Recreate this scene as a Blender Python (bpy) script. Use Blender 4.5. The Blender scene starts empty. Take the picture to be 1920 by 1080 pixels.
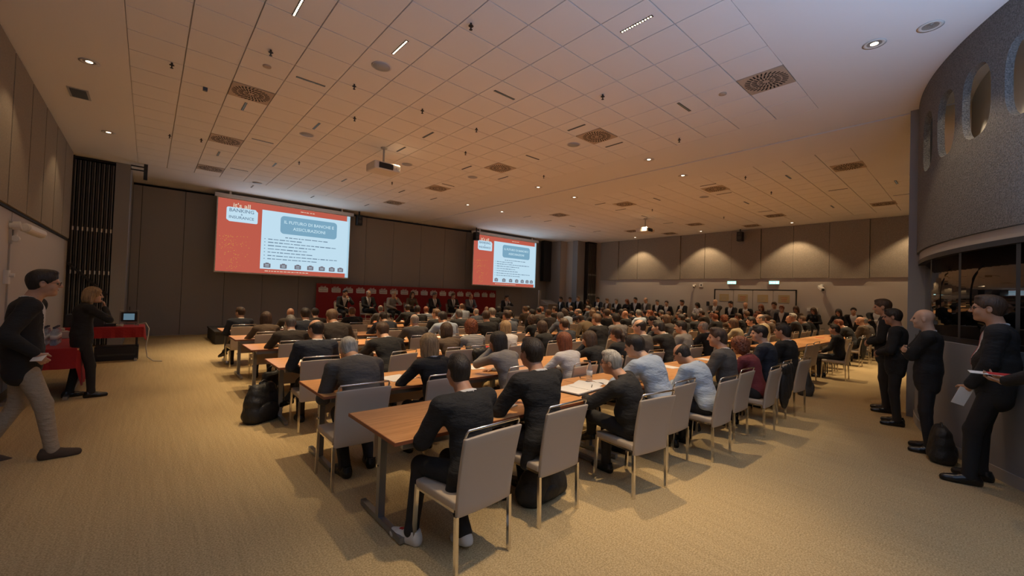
import bpy, math, random
import numpy as np
from mathutils import Vector, Matrix
random.seed(7)
C = bpy.context.scene.collection
PI = math.pi
def R(d): return math.radians(d)

# ------------------------------------------------------------------ camera
FPX, YAW, PITCH, ROLL = 776.65, 0.7210, 0.0189, 0.0345
fw = Vector((math.sin(YAW)*math.cos(PITCH), math.cos(YAW)*math.cos(PITCH), math.sin(PITCH)))
rt0 = Vector((math.cos(YAW), -math.sin(YAW), 0)); up0 = rt0.cross(fw)
rt = rt0*math.cos(ROLL) + up0*math.sin(ROLL); up = -rt0*math.sin(ROLL) + up0*math.cos(ROLL)
cd = bpy.data.cameras.new('camera'); cam = bpy.data.objects.new('camera', cd); C.objects.link(cam)
m = Matrix((rt, up, -fw)).transposed().to_4x4(); m.translation = Vector((0, 0, 1.70)); cam.matrix_world = m
cd.sensor_width = 36; cd.lens = 36*FPX/1920; cd.clip_start = .05; cd.clip_end = 100
bpy.context.scene.camera = cam

# ------------------------------------------------------------------ world, exposure, main lights
CEIL = 4.917
w = bpy.data.worlds.new('world'); bpy.context.scene.world = w; w.use_nodes = True
w.node_tree.nodes['Background'].inputs[0].default_value = (.6, .7, 1, 1)
w.node_tree.nodes['Background'].inputs[1].default_value = .02
vs = bpy.context.scene.view_settings
vs.view_transform = 'Standard'; vs.look = 'None'; vs.gamma = 1; vs.use_curve_mapping = False; vs.exposure = .18
WARM = (1.0, .735, .43)
def lamp(name, kind, loc, energy, color, rot=(0, 0, 0), **kw):
    d = bpy.data.lights.new(name, kind); d.energy = energy; d.color = color
    for k, v in kw.items(): setattr(d, k, v)
    o = bpy.data.objects.new(name, d); C.objects.link(o); o.location = loc; o.rotation_euler = rot
    return o
# linear louvre downlights of the ceiling: (x, y, runs along 'Y' or 'X', output)
LIN = [(1.17,5.2,'Y',.35),(2.37,5.1,'Y',1),(4.16,2.7,'Y',1),(1.17,8.75,'Y',.35),(2.38,8.73,'Y',1),(4.17,7.5,'Y',1),(5.96,5.1,'Y',1),(7.17,5.1,'Y',1),
 (4.17,8.7,'Y',1),(5.97,8.7,'Y',1),(7.18,8.7,'Y',1),(7.2,12.4,'Y',1),(5.98,12.3,'Y',1),(4.2,12.4,'Y',1),(2.37,12.3,'Y',1),(1.17,12.35,'Y',.45),
 (2.39,15.5,'Y',.4),(4.2,15.5,'Y',.4),(6.05,15.3,'Y',.4),(4.18,5.1,'X',1),(6.54,3.29,'X',1),(1.78,6.92,'X',1),(1.78,10.51,'X',1),(6.57,6.91,'X',1),
 (6.57,10.5,'X',1),(1.77,13.58,'X',1),(11.4,5.0,'Y',1),(12.6,5.05,'Y',1),(14.1,2.65,'Y',.8),(15.9,5.0,'Y',1),(15.8,1.5,'Y',.8),(11.95,3.25,'X',1),
 (12.0,6.85,'X',1),(14.2,5.0,'X',1),(14.15,1.48,'X',.8),(16.4,3.22,'X',.8),(11.4,8.6,'Y',1),(12.6,8.6,'Y',1),(14.2,8.6,'X',1),(16.0,8.6,'Y',1),
 (11.4,12.2,'Y',1),(12.6,12.2,'Y',1),(14.2,12.2,'X',1),(16.0,12.2,'Y',1),(1.17,1.6,'Y',.15),(2.37,1.5,'Y',1)]
LAMP_W = 400
for x, y, a, e in LIN:
    lamp('downlight_lamp', 'SPOT', (x, y, CEIL-.03), LAMP_W*e, WARM, spot_size=R(56), spot_blend=.9, shadow_soft_size=.06)
# recessed round downlights: (x, y, lit output)
DOWN = [(-.77,5.1,.2),(-.77,8.69,.25),(-.76,12.46,.25),(6.52,.9,.55),(8.47,5.06,.6),(10.13,5.08,.6),(10.13,8.66,.6),(8.5,8.66,.6),(8.53,12.27,.6),(10.11,12.24,.6),
 (18.70,1.35,1.3),(18.70,4.93,1.3),(18.70,8.46,1.3),(18.70,11.83,1.3)]
for x, y, e in DOWN:
    lamp('downlight_lamp', 'SPOT', (x, y, CEIL-.04), 110*e, (1, .72, .42), spot_size=R(100), spot_blend=.35, shadow_soft_size=.04)
# added unseen uplight behind the camera, tints the near ceiling blue
lamp('cool_ceiling_fill', 'AREA', (3.0, -1.6, 2.5), 290, (.46, .64, 1.0), (PI, 0, 0), shape='RECTANGLE', size=7, size_y=2.6)
# small lamps hidden in the cavity of the booth drum
for bx, by in ((7.75, .12), (7.2, -.10), (6.75, -.36), (8.4, .30)):
    lamp('booth_cavity_lamp', 'SPOT', (bx, by, 4.8), 26, (1, .78, .52), spot_size=R(60), spot_blend=.3, shadow_soft_size=.03)
# light thrown back by the two projection screens
lamp('screen_glow', 'AREA', (3.85, 16.7, 3.4), 22, (.62, .84, 1), (R(-100), 0, 0), shape='RECTANGLE', size=3.8, size_y=2.2)
lamp('screen_glow', 'AREA', (13.9, 16.1, 3.4), 22, (.62, .84, 1), (R(-100), 0, 0), shape='RECTANGLE', size=3.8, size_y=2.2)

# ------------------------------------------------------------------ materials
def mat(name, col, rough=.6, metal=0, noise=None, bump=None, emit=None, spec=None, col2=None, stretch=None, trans=None, ior=1.45):
    mt = bpy.data.materials.new(name); mt.use_nodes = True
    nt = mt.node_tree; b = nt.nodes['Principled BSDF']
    b.inputs['Base Color'].default_value = (*col, 1); b.inputs['Roughness'].default_value = rough; b.inputs['Metallic'].default_value = metal
    if spec is not None: b.inputs['Specular IOR Level'].default_value = spec
    if trans: b.inputs['Transmission Weight'].default_value = trans; b.inputs['IOR'].default_value = ior
    if emit: b.inputs['Emission Color'].default_value = (*emit[0], 1); b.inputs['Emission Strength'].default_value = emit[1]
    tc = None
    if noise or bump:
        tc = nt.nodes.new('ShaderNodeTexCoord'); mp = nt.nodes.new('ShaderNodeMapping'); nt.links.new(tc.outputs['Object'], mp.inputs[0])
        if stretch: mp.inputs['Scale'].default_value = stretch
    if noise:
        n = nt.nodes.new('ShaderNodeTexNoise'); n.inputs['Scale'].default_value = noise; n.inputs['Detail'].default_value = 4
        nt.links.new(mp.outputs[0], n.inputs[0])
        r = nt.nodes.new('ShaderNodeValToRGB'); r.color_ramp.elements[0].position = .35; r.color_ramp.elements[1].position = .65
        c2 = col2 or tuple(c*.75 for c in col)
        r.color_ramp.elements[0].color = (*c2, 1); r.color_ramp.elements[1].color = (*col, 1)
        nt.links.new(n.outputs[0], r.inputs[0]); nt.links.new(r.outputs[0], b.inputs['Base Color'])
    if bump:
        n = nt.nodes.new('ShaderNodeTexNoise'); n.inputs['Scale'].default_value = bump[0]; n.inputs['Detail'].default_value = 3
        nt.links.new(mp.outputs[0], n.inputs[0])
        bp = nt.nodes.new('ShaderNodeBump'); bp.inputs['Strength'].default_value = bump[1]; bp.inputs['Distance'].default_value = bump[2]
        nt.links.new(n.outputs[0], bp.inputs['Height']); nt.links.new(bp.outputs[0], b.inputs['Normal'])
    return mt
M = {}
M['ceil'] = mat('ceiling_plaster', (.82, .80, .78), .9)
M['tile'] = mat('ceiling_tile_paint', (.84, .82, .80), .9, bump=(160, .15, .002))
M['joint'] = mat('ceiling_joint', (.60, .57, .55), .9)
M['wall_grey'] = mat('partition_grey', (.31, .295, .28), .7, bump=(300, .1, .001))
M['wall_low'] = mat('lower_wall_paint', (.48, .43, .38), .7)
M['felt'] = mat('felt_panel', (.34, .29, .235), 1, noise=45, col2=(.25, .213, .172), bump=(90, .5, .01))
M['felt_left'] = mat('felt_panel_left', (.30, .25, .19), 1, noise=60, col2=(.24, .2, .155), bump=(90, .4, .008))
M['drum'] = mat('rough_felt_cladding', (.20, .195, .19), 1, noise=70, col2=(.10, .097, .095), bump=(70, .8, .02))
M['dark'] = mat('dark_gap', (.012, .011, .01), .8)
M['black'] = mat('black_plastic', (.015, .015, .016), .45)
M['white'] = mat('white_plastic', (.70, .67, .62), .5)
M['offwhite'] = mat('ivory_paint', (.40, .37, .33), .6)
M['pillar'] = mat('pillar_paint', (.27, .27, .28), .7)
M['metal'] = mat('brushed_steel', (.42, .42, .43), .35, 1)
M['chrome'] = mat('chrome', (.75, .72, .68), .18, 1)
M['tablesteel'] = mat('table_leg_steel', (.33, .34, .36), .38, .9)
M['chair'] = mat('cream_leatherette', (.47, .385, .30), .55, bump=(400, .08, .001))
M['red'] = mat('red_board', (.30, .010, .012), .6)
M['redcloth'] = mat('red_tablecloth', (.30, .012, .015), .9, bump=(12, .4, .02))
M['paper'] = mat('white_paper', (.78, .76, .72), .8)
M['booth_glass'] = mat('booth_dark_glass', (.006, .006, .007), .04, spec=.8)
M['bottle'] = mat('clear_plastic_bottle', (.85, .92, 1), .05, trans=.9, ior=1.2)
M['label'] = mat('bottle_label', (.62, .60, .58), .6)
M['cap'] = mat('bottle_cap', (.03, .03, .06), .5)
M['diff'] = mat('diffuser_plate', (.50, .40, .30), .7)
M['speaker'] = mat('speaker_grille', (.40, .41, .43), .7)
M['bag'] = mat('black_nylon', (.018, .017, .016), .6, bump=(14, .6, .03))
M['bag_grey'] = mat('grey_nylon', (.06, .055, .05), .7, bump=(14, .6, .03))
M['stage'] = mat('stage_black_carpet', (.035, .031, .028), .95)
M['lectern'] = mat('lectern_panel', (.30, .25, .20), .6)
M['sign'] = mat('paper_sign', (.42, .32, .17), .8)
M['blue'] = mat('blue_grey_panel', (.08, .10, .13), .5)
M['cable'] = mat('beige_cable', (.45, .40, .33), .6)
M['phone'] = mat('phone_glass', (.02, .02, .022), .15)
M['redfold'] = mat('red_leaflet', (.55, .03, .03), .6)
def emis(name, col, s=1):
    mt = mat(name, (0, 0, 0), .9, emit=(col, s*.88), spec=0); return mt
M['e_white'] = emis('slide_white', (.53, .73, .86), 1.0)
M['e_edge'] = emis('slide_edge_blue', (.40, .62, .75), 1.0)
M['e_red'] = emis('slide_red', (.50, .105, .07), 1.0)
M['e_red2'] = emis('slide_red_light', (.58, .15, .11), 1.0)
M['e_teal'] = emis('slide_teal', (.20, .38, .52), 1.0)
M['e_ink'] = emis('slide_ink', (.16, .24, .33), 1.0)
M['e_icon'] = emis('slide_icon', (.17, .16, .19), 1.0)
M['e_gold'] = emis('slide_gold', (.62, .30, .06), 1.0)
M['e_title'] = emis('slide_title_ink', (.55, .75, .85), 1.0)
M['e_cream'] = emis('slide_cream', (.75, .62, .48), 1.0)
M['lit'] = emis('lamp_lens', (1, .80, .55), 6)
M['lit_dim'] = emis('lamp_lens_dim', (1, .8, .55), .12)
M['exit'] = emis('exit_sign_green', (.45, .95, .80), 1.6)
M['exitw'] = emis('exit_sign_white', (.9, 1, .98), 2.0)
M['mon'] = emis('monitor_picture', (.10, .17, .22), 1.0)
M['profile'] = mat('dull_steel_profile', (.17, .155, .14), .5, .3)
# carpet: fine speckle with faint ribs along the hall
def carpet():
    mt = bpy.data.materials.new('carpet'); mt.use_nodes = True; nt = mt.node_tree; N = nt.nodes; L = nt.links; b = N['Principled BSDF']
    b.inputs['Roughness'].default_value = .95; b.inputs['Specular IOR Level'].default_value = .2
    tc = N.new('ShaderNodeTexCoord')
    n1 = N.new('ShaderNodeTexNoise'); n1.inputs['Scale'].default_value = 95; n1.inputs['Detail'].default_value = 3
    mp = N.new('ShaderNodeMapping'); mp.inputs['Scale'].default_value = (34, 1.2, 1); n2 = N.new('ShaderNodeTexNoise'); n2.inputs['Scale'].default_value = 1; n2.inputs['Detail'].default_value = 2
    n3 = N.new('ShaderNodeTexNoise'); n3.inputs['Scale'].default_value = .8
    L.new(tc.outputs['Object'], n1.inputs[0]); L.new(tc.outputs['Object'], mp.inputs[0]); L.new(mp.outputs[0], n2.inputs[0]); L.new(tc.outputs['Object'], n3.inputs[0])
    r = N.new('ShaderNodeValToRGB'); r.color_ramp.elements[0].position = .38; r.color_ramp.elements[1].position = .62
    r.color_ramp.elements[0].color = (.35, .255, .125, 1); r.color_ramp.elements[1].color = (.56, .42, .225, 1)
    ad = N.new('ShaderNodeMath'); ad.operation = 'MULTIPLY_ADD'; ad.inputs[1].default_value = .16
    sb = N.new('ShaderNodeMath'); sb.operation = 'SUBTRACT'; sb.inputs[1].default_value = .5
    L.new(n2.outputs[0], sb.inputs[0]); L.new(sb.outputs[0], ad.inputs[0]); L.new(n1.outputs[0], ad.inputs[2])
    L.new(ad.outputs[0], r.inputs[0])
    L.new(r.outputs[0], b.inputs['Base Color'])
    bp = N.new('ShaderNodeBump'); bp.inputs['Strength'].default_value = .5; bp.inputs['Distance'].default_value = .006
    L.new(ad.outputs[0], bp.inputs['Height']); L.new(bp.outputs[0], b.inputs['Normal'])
    return mt
M['carpet'] = carpet()
def wood():
    mt = bpy.data.materials.new('beech_veneer'); mt.use_nodes = True; nt = mt.node_tree; N = nt.nodes; L = nt.links; b = N['Principled BSDF']
    b.inputs['Roughness'].default_value = .42
    tc = N.new('ShaderNodeTexCoord'); mp = N.new('ShaderNodeMapping'); mp.inputs['Scale'].default_value = (1.2, 14, 14)
    n = N.new('ShaderNodeTexNoise'); n.inputs['Scale'].default_value = 2.2; n.inputs['Detail'].default_value = 5; n.inputs['Distortion'].default_value = .6
    r = N.new('ShaderNodeValToRGB'); r.color_ramp.elements[0].position = .3; r.color_ramp.elements[1].position = .7
    r.color_ramp.elements[0].color = (.55, .25, .085, 1); r.color_ramp.elements[1].color = (.74, .38, .155, 1)
    L.new(tc.outputs['Object'], mp.inputs[0]); L.new(mp.outputs[0], n.inputs[0]); L.new(n.outputs[0], r.inputs[0]); L.new(r.outputs[0], b.inputs['Base Color'])
    return mt
M['wood'] = wood()
M['woodedge'] = mat('beech_edge', (.25, .075, .03), .5)

# ------------------------------------------------------------------ mesh helpers
class MB:
    def __init__(s): s.v = []; s.f = []; s.m = []
    def add(s, vs_, fs, mi=0):
        o = len(s.v); s.v += [tuple(p) for p in vs_]; s.f += [tuple(i+o for i in f) for f in fs]; s.m += [mi]*len(fs); return s
    def box(s, lo, hi, mi=0, rot=None, org=None):
        x0, y0, z0 = lo; x1, y1, z1 = hi
        p = [Vector(q) for q in ((x0,y0,z0),(x1,y0,z0),(x1,y1,z0),(x0,y1,z0),(x0,y0,z1),(x1,y0,z1),(x1,y1,z1),(x0,y1,z1))]
        if rot is not None:
            og = Vector(org) if org else sum(p, Vector())/8
            p = [rot @ (q-og)+og for q in p]
        return s.add(p, [(3,2,1,0),(4,5,6,7),(0,1,5,4),(1,2,6,5),(2,3,7,6),(3,0,4,7)], mi)
    def cyl(s, a, b, r, n=12, r2=None, mi=0, caps=True):
        a = Vector(a); b = Vector(b); d = (b-a).normalized(); r2 = r if r2 is None else r2
        u = d.orthogonal().normalized(); w_ = d.cross(u)
        vs_ = []
        for c, rr in ((a, r), (b, r2)):
            for i in range(n):
                t = 2*PI*i/n; vs_.append(c+u*(math.cos(t)*rr)+w_*(math.sin(t)*rr))
        fs = [(i, (i+1) % n, n+(i+1) % n, n+i) for i in range(n)]
        if caps: fs += [tuple(range(n-1, -1, -1)), tuple(range(n, 2*n))]
        return s.add(vs_, fs, mi)
    def tube(s, pts, r, n=8, mi=0, square=False):
        pts = [Vector(p) for p in pts]; vs_ = []; fs = []
        if square: n = 4
        prev = None
        for k, p in enumerate(pts):
            d = (pts[min(k+1, len(pts)-1)]-pts[max(k-1, 0)]).normalized()
            if prev is None:
                u = Vector((1, 0, 0)) if abs(d.x) < .8 else Vector((0, 0, 1)); u = (u-d*u.dot(d)).normalized()
            else: u = (prev-d*prev.dot(d)).normalized()
            prev = u; w_ = d.cross(u)
            for i in range(n):
                t = 2*PI*(i+(.5 if square else 0))/n; rr = r*(1.3 if square else 1)
                vs_.append(p+u*(math.cos(t)*rr)+w_*(math.sin(t)*rr))
        for k in range(len(pts)-1):
            for i in range(n): fs.append((k*n+i, k*n+(i+1) % n, (k+1)*n+(i+1) % n, (k+1)*n+i))
        fs += [tuple(range(n-1, -1, -1)), tuple(range((len(pts)-1)*n, len(pts)*n))]
        return s.add(vs_, fs, mi)
    def lathe(s, prof, c=(0, 0, 0), n=16, mi=0):
        vs_ = []; fs = []
        for r, z in prof:
            for i in range(n): t = 2*PI*i/n; vs_.append((c[0]+r*math.cos(t), c[1]+r*math.sin(t), c[2]+z))
        for k in range(len(prof)-1):
            for i in range(n): fs.append((k*n+i, k*n+(i+1) % n, (k+1)*n+(i+1) % n, (k+1)*n+i))
        fs += [tuple(range(n-1, -1, -1)), tuple(range((len(prof)-1)*n, len(prof)*n))]
        return s.add(vs_, fs, mi)
    def slab(s, outline, y0, y1, mi=0):      # outline in (x, z), extruded along y
        n = len(outline); vs_ = [(x, y0, z) for x, z in outline]+[(x, y1, z) for x, z in outline]
        fs = [tuple(range(n)), tuple(range(2*n-1, n-1, -1))]+[(i+n, (i+1) % n+n, (i+1) % n, i) for i in range(n)]
        return s.add(vs_, fs, mi)
    def mesh(s, name, mats, smooth=False):
        me = bpy.data.meshes.new(name); me.from_pydata(s.v, [], s.f)
        for mt in (mats if isinstance(mats, (list, tuple)) else [mats]): me.materials.append(mt)
        me.polygons.foreach_set('material_index', s.m)
        if smooth: me.polygons.foreach_set('use_smooth', [True]*len(s.f))
        me.update(); return me
def obj(name, me, parent=None, loc=None, rz=0, label=None):
    o = bpy.data.objects.new(name, me); C.objects.link(o)
    if parent: o.parent = parent
    if loc is not None: o.location = loc
    if rz: o.rotation_euler = (0, 0, rz)
    if label: o['label'] = label
    return o
def tag(o, label, cat, group=None):
    o['label'] = label; o['category'] = cat
    if group: o['group'] = group
    return o
def empty(name, loc, rz=0):
    o = obj(name, None, None, loc, rz); o.empty_display_size = .1; return o
def struct(name, mb, mats, smooth=False, parent=None):
    o = obj(name, mb.mesh(name, mats, smooth) if isinstance(mb, MB) else mb, parent)
    if not parent: o['kind'] = 'structure'
    return o
def bevel(o, w_=.01, seg=2, ang=35):
    b = o.modifiers.new('bevel', 'BEVEL'); b.width = w_; b.segments = seg; b.limit_method = 'ANGLE'; b.angle_limit = R(ang); return o
def text_mesh(txt, size, mt, bold=False, align='CENTER', depth=.002):
    cu = bpy.data.curves.new('t', 'FONT'); cu.body = txt; cu.size = size; cu.align_x = align; cu.align_y = 'CENTER'; cu.extrude = depth
    if bold: cu.offset = size*.012
    cu.resolution_u = 2
    to = bpy.data.objects.new('t', cu); C.objects.link(to)
    me = bpy.data.meshes.new_from_object(to.evaluated_get(bpy.context.evaluated_depsgraph_get()))
    me.materials.clear(); me.materials.append(mt)
    bpy.data.objects.remove(to); bpy.data.curves.remove(cu); me.name = 'lettering'
    return me
UPR = (R(90), 0, 0)

# ------------------------------------------------------------------ room shell
def ordw(n):
    T_ = ('', 'first', 'second', 'third', 'fourth', 'fifth', 'sixth', 'seventh', 'eighth', 'ninth', 'tenth', 'eleventh', 'twelfth', 'thirteenth', 'fourteenth', 'fifteenth', 'sixteenth', 'seventeenth', 'eighteenth', 'nineteenth', 'twentieth')
    return T_[n] if n <= 20 else ('twenty-'+T_[n-20] if n < 30 else 'thirtieth')
XL, XR, XD = -1.57, 19.45, 9.28
BK = -6.6
def fy(x): return 17.85-.0585*(x+.3)         # front partition wall runs very slightly askew
struct('floor', MB().box((XL-.3, BK-.2, -.2), (XR+.3, 18.6, 0)), M['carpet'])
# ceiling: plaster with two recessed tiled fields
T = .6; GX0 = -.327; GY0 = 3.591-.6*3; NJ = 22; GY1 = GY0+T*NJ
RX0, RX1, RY0, RY1 = 10.53, 10.53+.6*13, .59, .59+.6*24
ce = MB()
zc = CEIL
def plate(x0, y0, x1, y1, z0=zc, z1=zc+.2): ce.box((x0, y0, z0), (x1, y1, z1))
GX1 = GX0+T*14
plate(XL-.3, BK-.2, GX0, 18.6); plate(GX0, BK-.2, GX1, GY0); plate(GX0, GY1, GX1, 18.6)
plate(GX1, BK-.2, XD-.03, 18.6); plate(XD+.03, BK-.2, RX0, 18.6)
plate(RX0, BK-.2, RX1, RY0); plate(RX0, RY0, RX0+3, RY0+1.2); plate(RX0, RY1, RX1, 18.6); plate(RX1, BK-.2, XR+.3, 18.6)
ceiling = struct('ceiling', ce, M['ceil'])
struct('trim_1', MB().box((XD-.03, .7, zc+.03), (XD+.03, 18, zc+.08)), M['dark'])['label'] = 'dark track groove of the folding partition'
struct('trim_2', MB().box((GX0, GY0, zc+.03), (GX1, GY1, zc+.06)).box((RX0, RY0, zc+.21), (RX1, RY1, zc+.24)).box((RX0, RY0+1.2, zc+.03), (RX1, RY1, zc+.06)).box((RX0+3, RY0, zc+.03), (RX1, RY0+1.2, zc+.06)), M['joint'])
tm = MB(); g = .007
tm.box((-T/2+g, -T/2+g, 0), (T/2-g, T/2-g, .028)); tm = tm.mesh('ceiling_tile', M['tile'])
DIFF = [(1.173+T*9*a, 2.091+3*b) for a in (0, 1) for b in range(5) if a or b > 1]
DIFF += [(x, y) for x, y in ((11.91, 2.06), (16.85, 2.04), (11.93, 5.02), (16.87, 4.98), (11.95, 8.0), (11.95, 10.95), (16.9, 7.9), (16.9, 10.85), (18.5, 6.3), (18.5, 9.85))]
rest = MB(); cnt = 0
tiles = []
for i in range(14):
    for j in range(NJ):
        x = GX0+T*(i+.5); y = GY0+T*(j+.5)
        if any(abs(x-dx) < .2 and abs(y-dy) < .2 for dx, dy in DIFF): continue
        vis = (x*math.sin(YAW)+y*math.cos(YAW)) > 1.0
        tiles.append((math.hypot(x, y)+(0 if vis else 100), x, y))
tiles.sort()
for k, (_, x, y) in enumerate(tiles):
    if k < 296: obj('ceiling_tile', tm, ceiling, (x, y, zc+.001))
    else: rest.box((x-T/2+g, y-T/2+g, zc+.001), (x+T/2-g, y+T/2-g, zc+.029))
for i in range(13):
    for j in range(24):
        if j < 2 and i < 5: continue
        x = RX0+T*(i+.5); y = RY0+T*(j+.5)
        rest.box((x-T/2+g, y-T/2+g, zc+.001), (x+T/2-g, y+T/2-g, zc+.029))
ro = struct('ceiling_tiles', rest, M['tile'], parent=ceiling); ro['kind'] = 'stuff'

# left wall: plain below, felt panels above
wl = struct('wall_left', MB().box((XL-.2, BK, 0), (XL, 15.4, zc)), M['wall_low'])
pan = MB().box((0, .012, 0), (.06, 1.158, zc-2.78)); pan = pan.mesh('felt_panel', M['felt_left'])
for k in range(-16, 5):
    y = 10.2+1.2*k
    if y+1.15 < 15.6: obj('felt_panel', pan, wl, (XL, y, 2.74))
obj('lower_joint', MB().box((XL, 9.62, 0), (XL+.004, 9.65, 2.74)).mesh('lower_joint', M['offwhite']), wl)
obj('ledge', MB().box((XL, BK, 2.70), (XL+.03, 15.4, 2.735)).mesh('ledge', M['dark']), wl)
# stacked folding partitions parked at the end of the left wall
def partition_stack(x0, x1, y, n, label, deep=1.6, wide=.5):
    st = empty('partition_stack', (x0, y, 0)); tag(st, label, 'partition')
    obj('recess', MB().box((0, .25, 0), (x1-x0, .3, zc-.02)).box((0, 0, zc-.06), (x1-x0, .3, zc-.01)).mesh('recess', M['dark']), st)
    p = (x1-x0)/n
    pm = MB().box((0, 0, .03), (p*.42, .24, zc-.1)).mesh('partition_leaf', M['dark'])
    em = MB().box((p*.42, -.012, .03), (p*.42+.022, .2, zc-.1)).box((0, -.004, .03), (.008, .0, zc-.1)).mesh('edge_profile', M['profile'])
    bm_ = MB().box((p*.45, -.02, 3.0), (p*.45+.03, -.005, 3.1)).mesh('bracket', M['white'])
    for k in range(n):
        a = obj('partition_leaf', pm, st, (k*p, 0, 0)); obj('edge_profile', em, a); obj('bracket', bm_, a); obj('bracket', bm_, a, (0, 0, -1.12))
    return st
partition_stack(-1.55, -.76, 15.4, 9, 'stack of dark folding partition leaves with steel edges at the end of the left wall')
struct('wall_corner_left', MB().box((-.76, 15.38, 0), (-.46, 18.2, zc)), M['pillar'])
struct('trim_3', MB().box((XL, 15.36, 0), (XL+.05, 15.4, zc)), M['dark'])
# front partition wall made of grey leaves
wf = struct('wall_front', MB().box((-.6, 18.0, 0), (18.7, 18.2, zc)), M['dark'])
xj = [-.46, -.24, .85, 2.02, 3.18, 4.4, 5.6, 6.92, 8.13, 9.45, 10.69, 11.91, 13.15, 14.4, 15.6, 16.7]
for a, b in zip(xj[:-1], xj[1:]):
    ya, yb = fy(a), fy(b)
    mb = MB().add([(a+.006, ya, .02), (b-.006, yb, .02), (b-.006, yb+.1, .02), (a+.006, ya+.1, .02), (a+.006, ya, zc-.09), (b-.006, yb, zc-.09), (b-.006, yb+.1, zc-.09), (a+.006, ya+.1, zc-.09)],
        [(3,2,1,0),(4,5,6,7),(0,1,5,4),(1,2,6,5),(2,3,7,6),(3,0,4,7)])
    obj('partition_panel', mb.mesh('partition_panel', M['wall_grey']), wf)
struct('baseboard_front', MB().box((-.46, 17.76, 0), (1.6, 17.79, .02)), M['offwhite'])
# right end of the front wall: recess, tan returns, pillar, second stack
struct('wall_front_right', MB().box((16.7, 16.95, 0), (17.55, 17.1, zc)).box((17.55, 15.9, 0), (17.6, 17.1, zc)), M['wall_grey'])
struct('wall_corner_right', MB().box((17.6, 15.9, 0), (18.1, 16.1, zc)).box((18.1, 15.35, 0), (18.15, 16.1, zc)), M['wall_low'])
struct('wall_pillar_right', MB().box((17.98, 15.0, 0), (18.62, 15.35, zc)), M['pillar'])
partition_stack(18.64, 19.4, 14.75, 6, 'stack of folding partition leaves beside the grey pillar at the far right corner')
# right wall
wr = struct('wall_right', MB().box((XR, BK, 0), (XR+.2, 8.1, zc)).box((XR, 8.1, 0), (XR+.2, 18.3, zc)), M['wall_low'])
me_ = wr.data
fp = MB().box((-.05, .01, 0), (0, 1.165, zc-2.80-.005)).mesh('felt_panel', M['felt'])
fp2 = MB().box((-.085, .01, -.03), (0, 1.165, zc-2.80-.005)).mesh('felt_panel', M['felt'])
for k in range(12):
    obj('felt_panel', fp if k % 3 else fp2, wr, (XR, 14.12-1.175*(k+.0)-.85, 2.80))
struct('baseboard_right', MB().box((XR-.015, BK, 0), (XR, 14.7, .1)), M['pillar'])
# double doors in the right wall with paper notices
DY = [8.06, 7.28, 6.5, 5.73, 4.95]
for k in range(4):
    y1, y0 = DY[k], DY[k+1]
    d = struct('door_%d' % (k+1), MB().box((XR-.03, y0+.008, .01), (XR-.005, y1-.008, 2.28)), M['wall_low'])
    obj('door_handle', MB().box((XR-.07, y0+(.06 if k % 2 == 0 else y1-y0-.09), .95), (XR-.03, y0+(.09 if k % 2 == 0 else y1-y0-.06), 1.15)).mesh('door_handle', M['metal']), d)
    s_ = empty('paper_sign', (XR-.035, (y0+y1)/2, 1.95)); tag(s_, 'beige printed notice taped to the %s door leaf from the left' % ('first','second','third','fourth')[k], 'notice', 'notices on the doors')
    obj('sheet', MB().box((-.004, -.2, -.16), (0, .2, .16)).mesh('sheet', M['sign']), s_)
    pr = MB()
    for q in range(3): pr.box((-.006, -.13+.02*q, .05-.07*q), (-.004, .13-.02*q, .063-.07*q))
    obj('print', pr.mesh('print', M['redfold'] if k in (1, 3) else M['offwhite']), s_)
fr = MB()
for y in (8.09, 4.92): fr.box((XR-.03, y-.02, 0), (XR+.0, y+.02, 2.33))
fr.box((XR-.03, 4.9, 2.29), (XR, 8.11, 2.33)).box((XR-.02, 6.49, 0), (XR, 6.51, 2.3))
struct('trim_4', fr, M['dark'])
for y, l in ((7.35, 'left'), (5.7, 'right')):
    e = empty('exit_sign', (XR-.06, y, 2.62)); tag(e, 'lit green and white emergency exit sign above the %s pair of doors' % l, 'exit sign')
    obj('housing', MB().box((0, -.19, -.07), (.06, .19, .07)).mesh('housing', M['white']), e)
    obj('sign_face', MB().box((-.006, -.18, -.06), (0, .18, .06)).mesh('sign_face', M['exit']), e)
    obj('pictogram', MB().box((-.01, -.02, -.035), (-.006, .015, .03)).box((-.01, .05, -.01), (-.006, .12, .01)).box((-.01, -.13, -.04), (-.006, -.08, .04)).mesh('pictogram', M['exitw']), e)
def wall_camera(name, loc, rz, label, s=1):
    e = empty(name, loc, rz); tag(e, label, 'camera')     # local +X points out of the wall
    obj('base', MB().lathe([(.05*s, -.02), (.06*s, 0), (.05*s, .04*s)], n=14).mesh('base', M['white'], True), e).rotation_euler = (0, R(90), 0)
    obj('arm', MB().tube([(0, 0, 0), (.08*s, 0, .0), (.11*s, 0, -.03*s)], .018*s).mesh('arm', M['white'], True), e)
    b_ = obj('housing', MB().box((-.08*s, -.045*s, -.04*s), (.2*s, .045*s, .045*s)).mesh('housing', M['white']), e, (.14*s, 0, -.04*s)); b_.rotation_euler = (0, R(18), R(30)); bevel(b_, .015*s)
    obj('lens', MB().cyl((.2*s, 0, 0), (.215*s, 0, 0), .03*s).mesh('lens', M['black']), b_)
    return e
wall_camera('security_camera', (XR, 9.02, 2.5), PI, 'small white camera on the right wall left of the doors')
wall_camera('security_camera', (XR, 4.1, 2.47), PI, 'white camera on the right wall right of the doors', 1.4)
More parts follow.
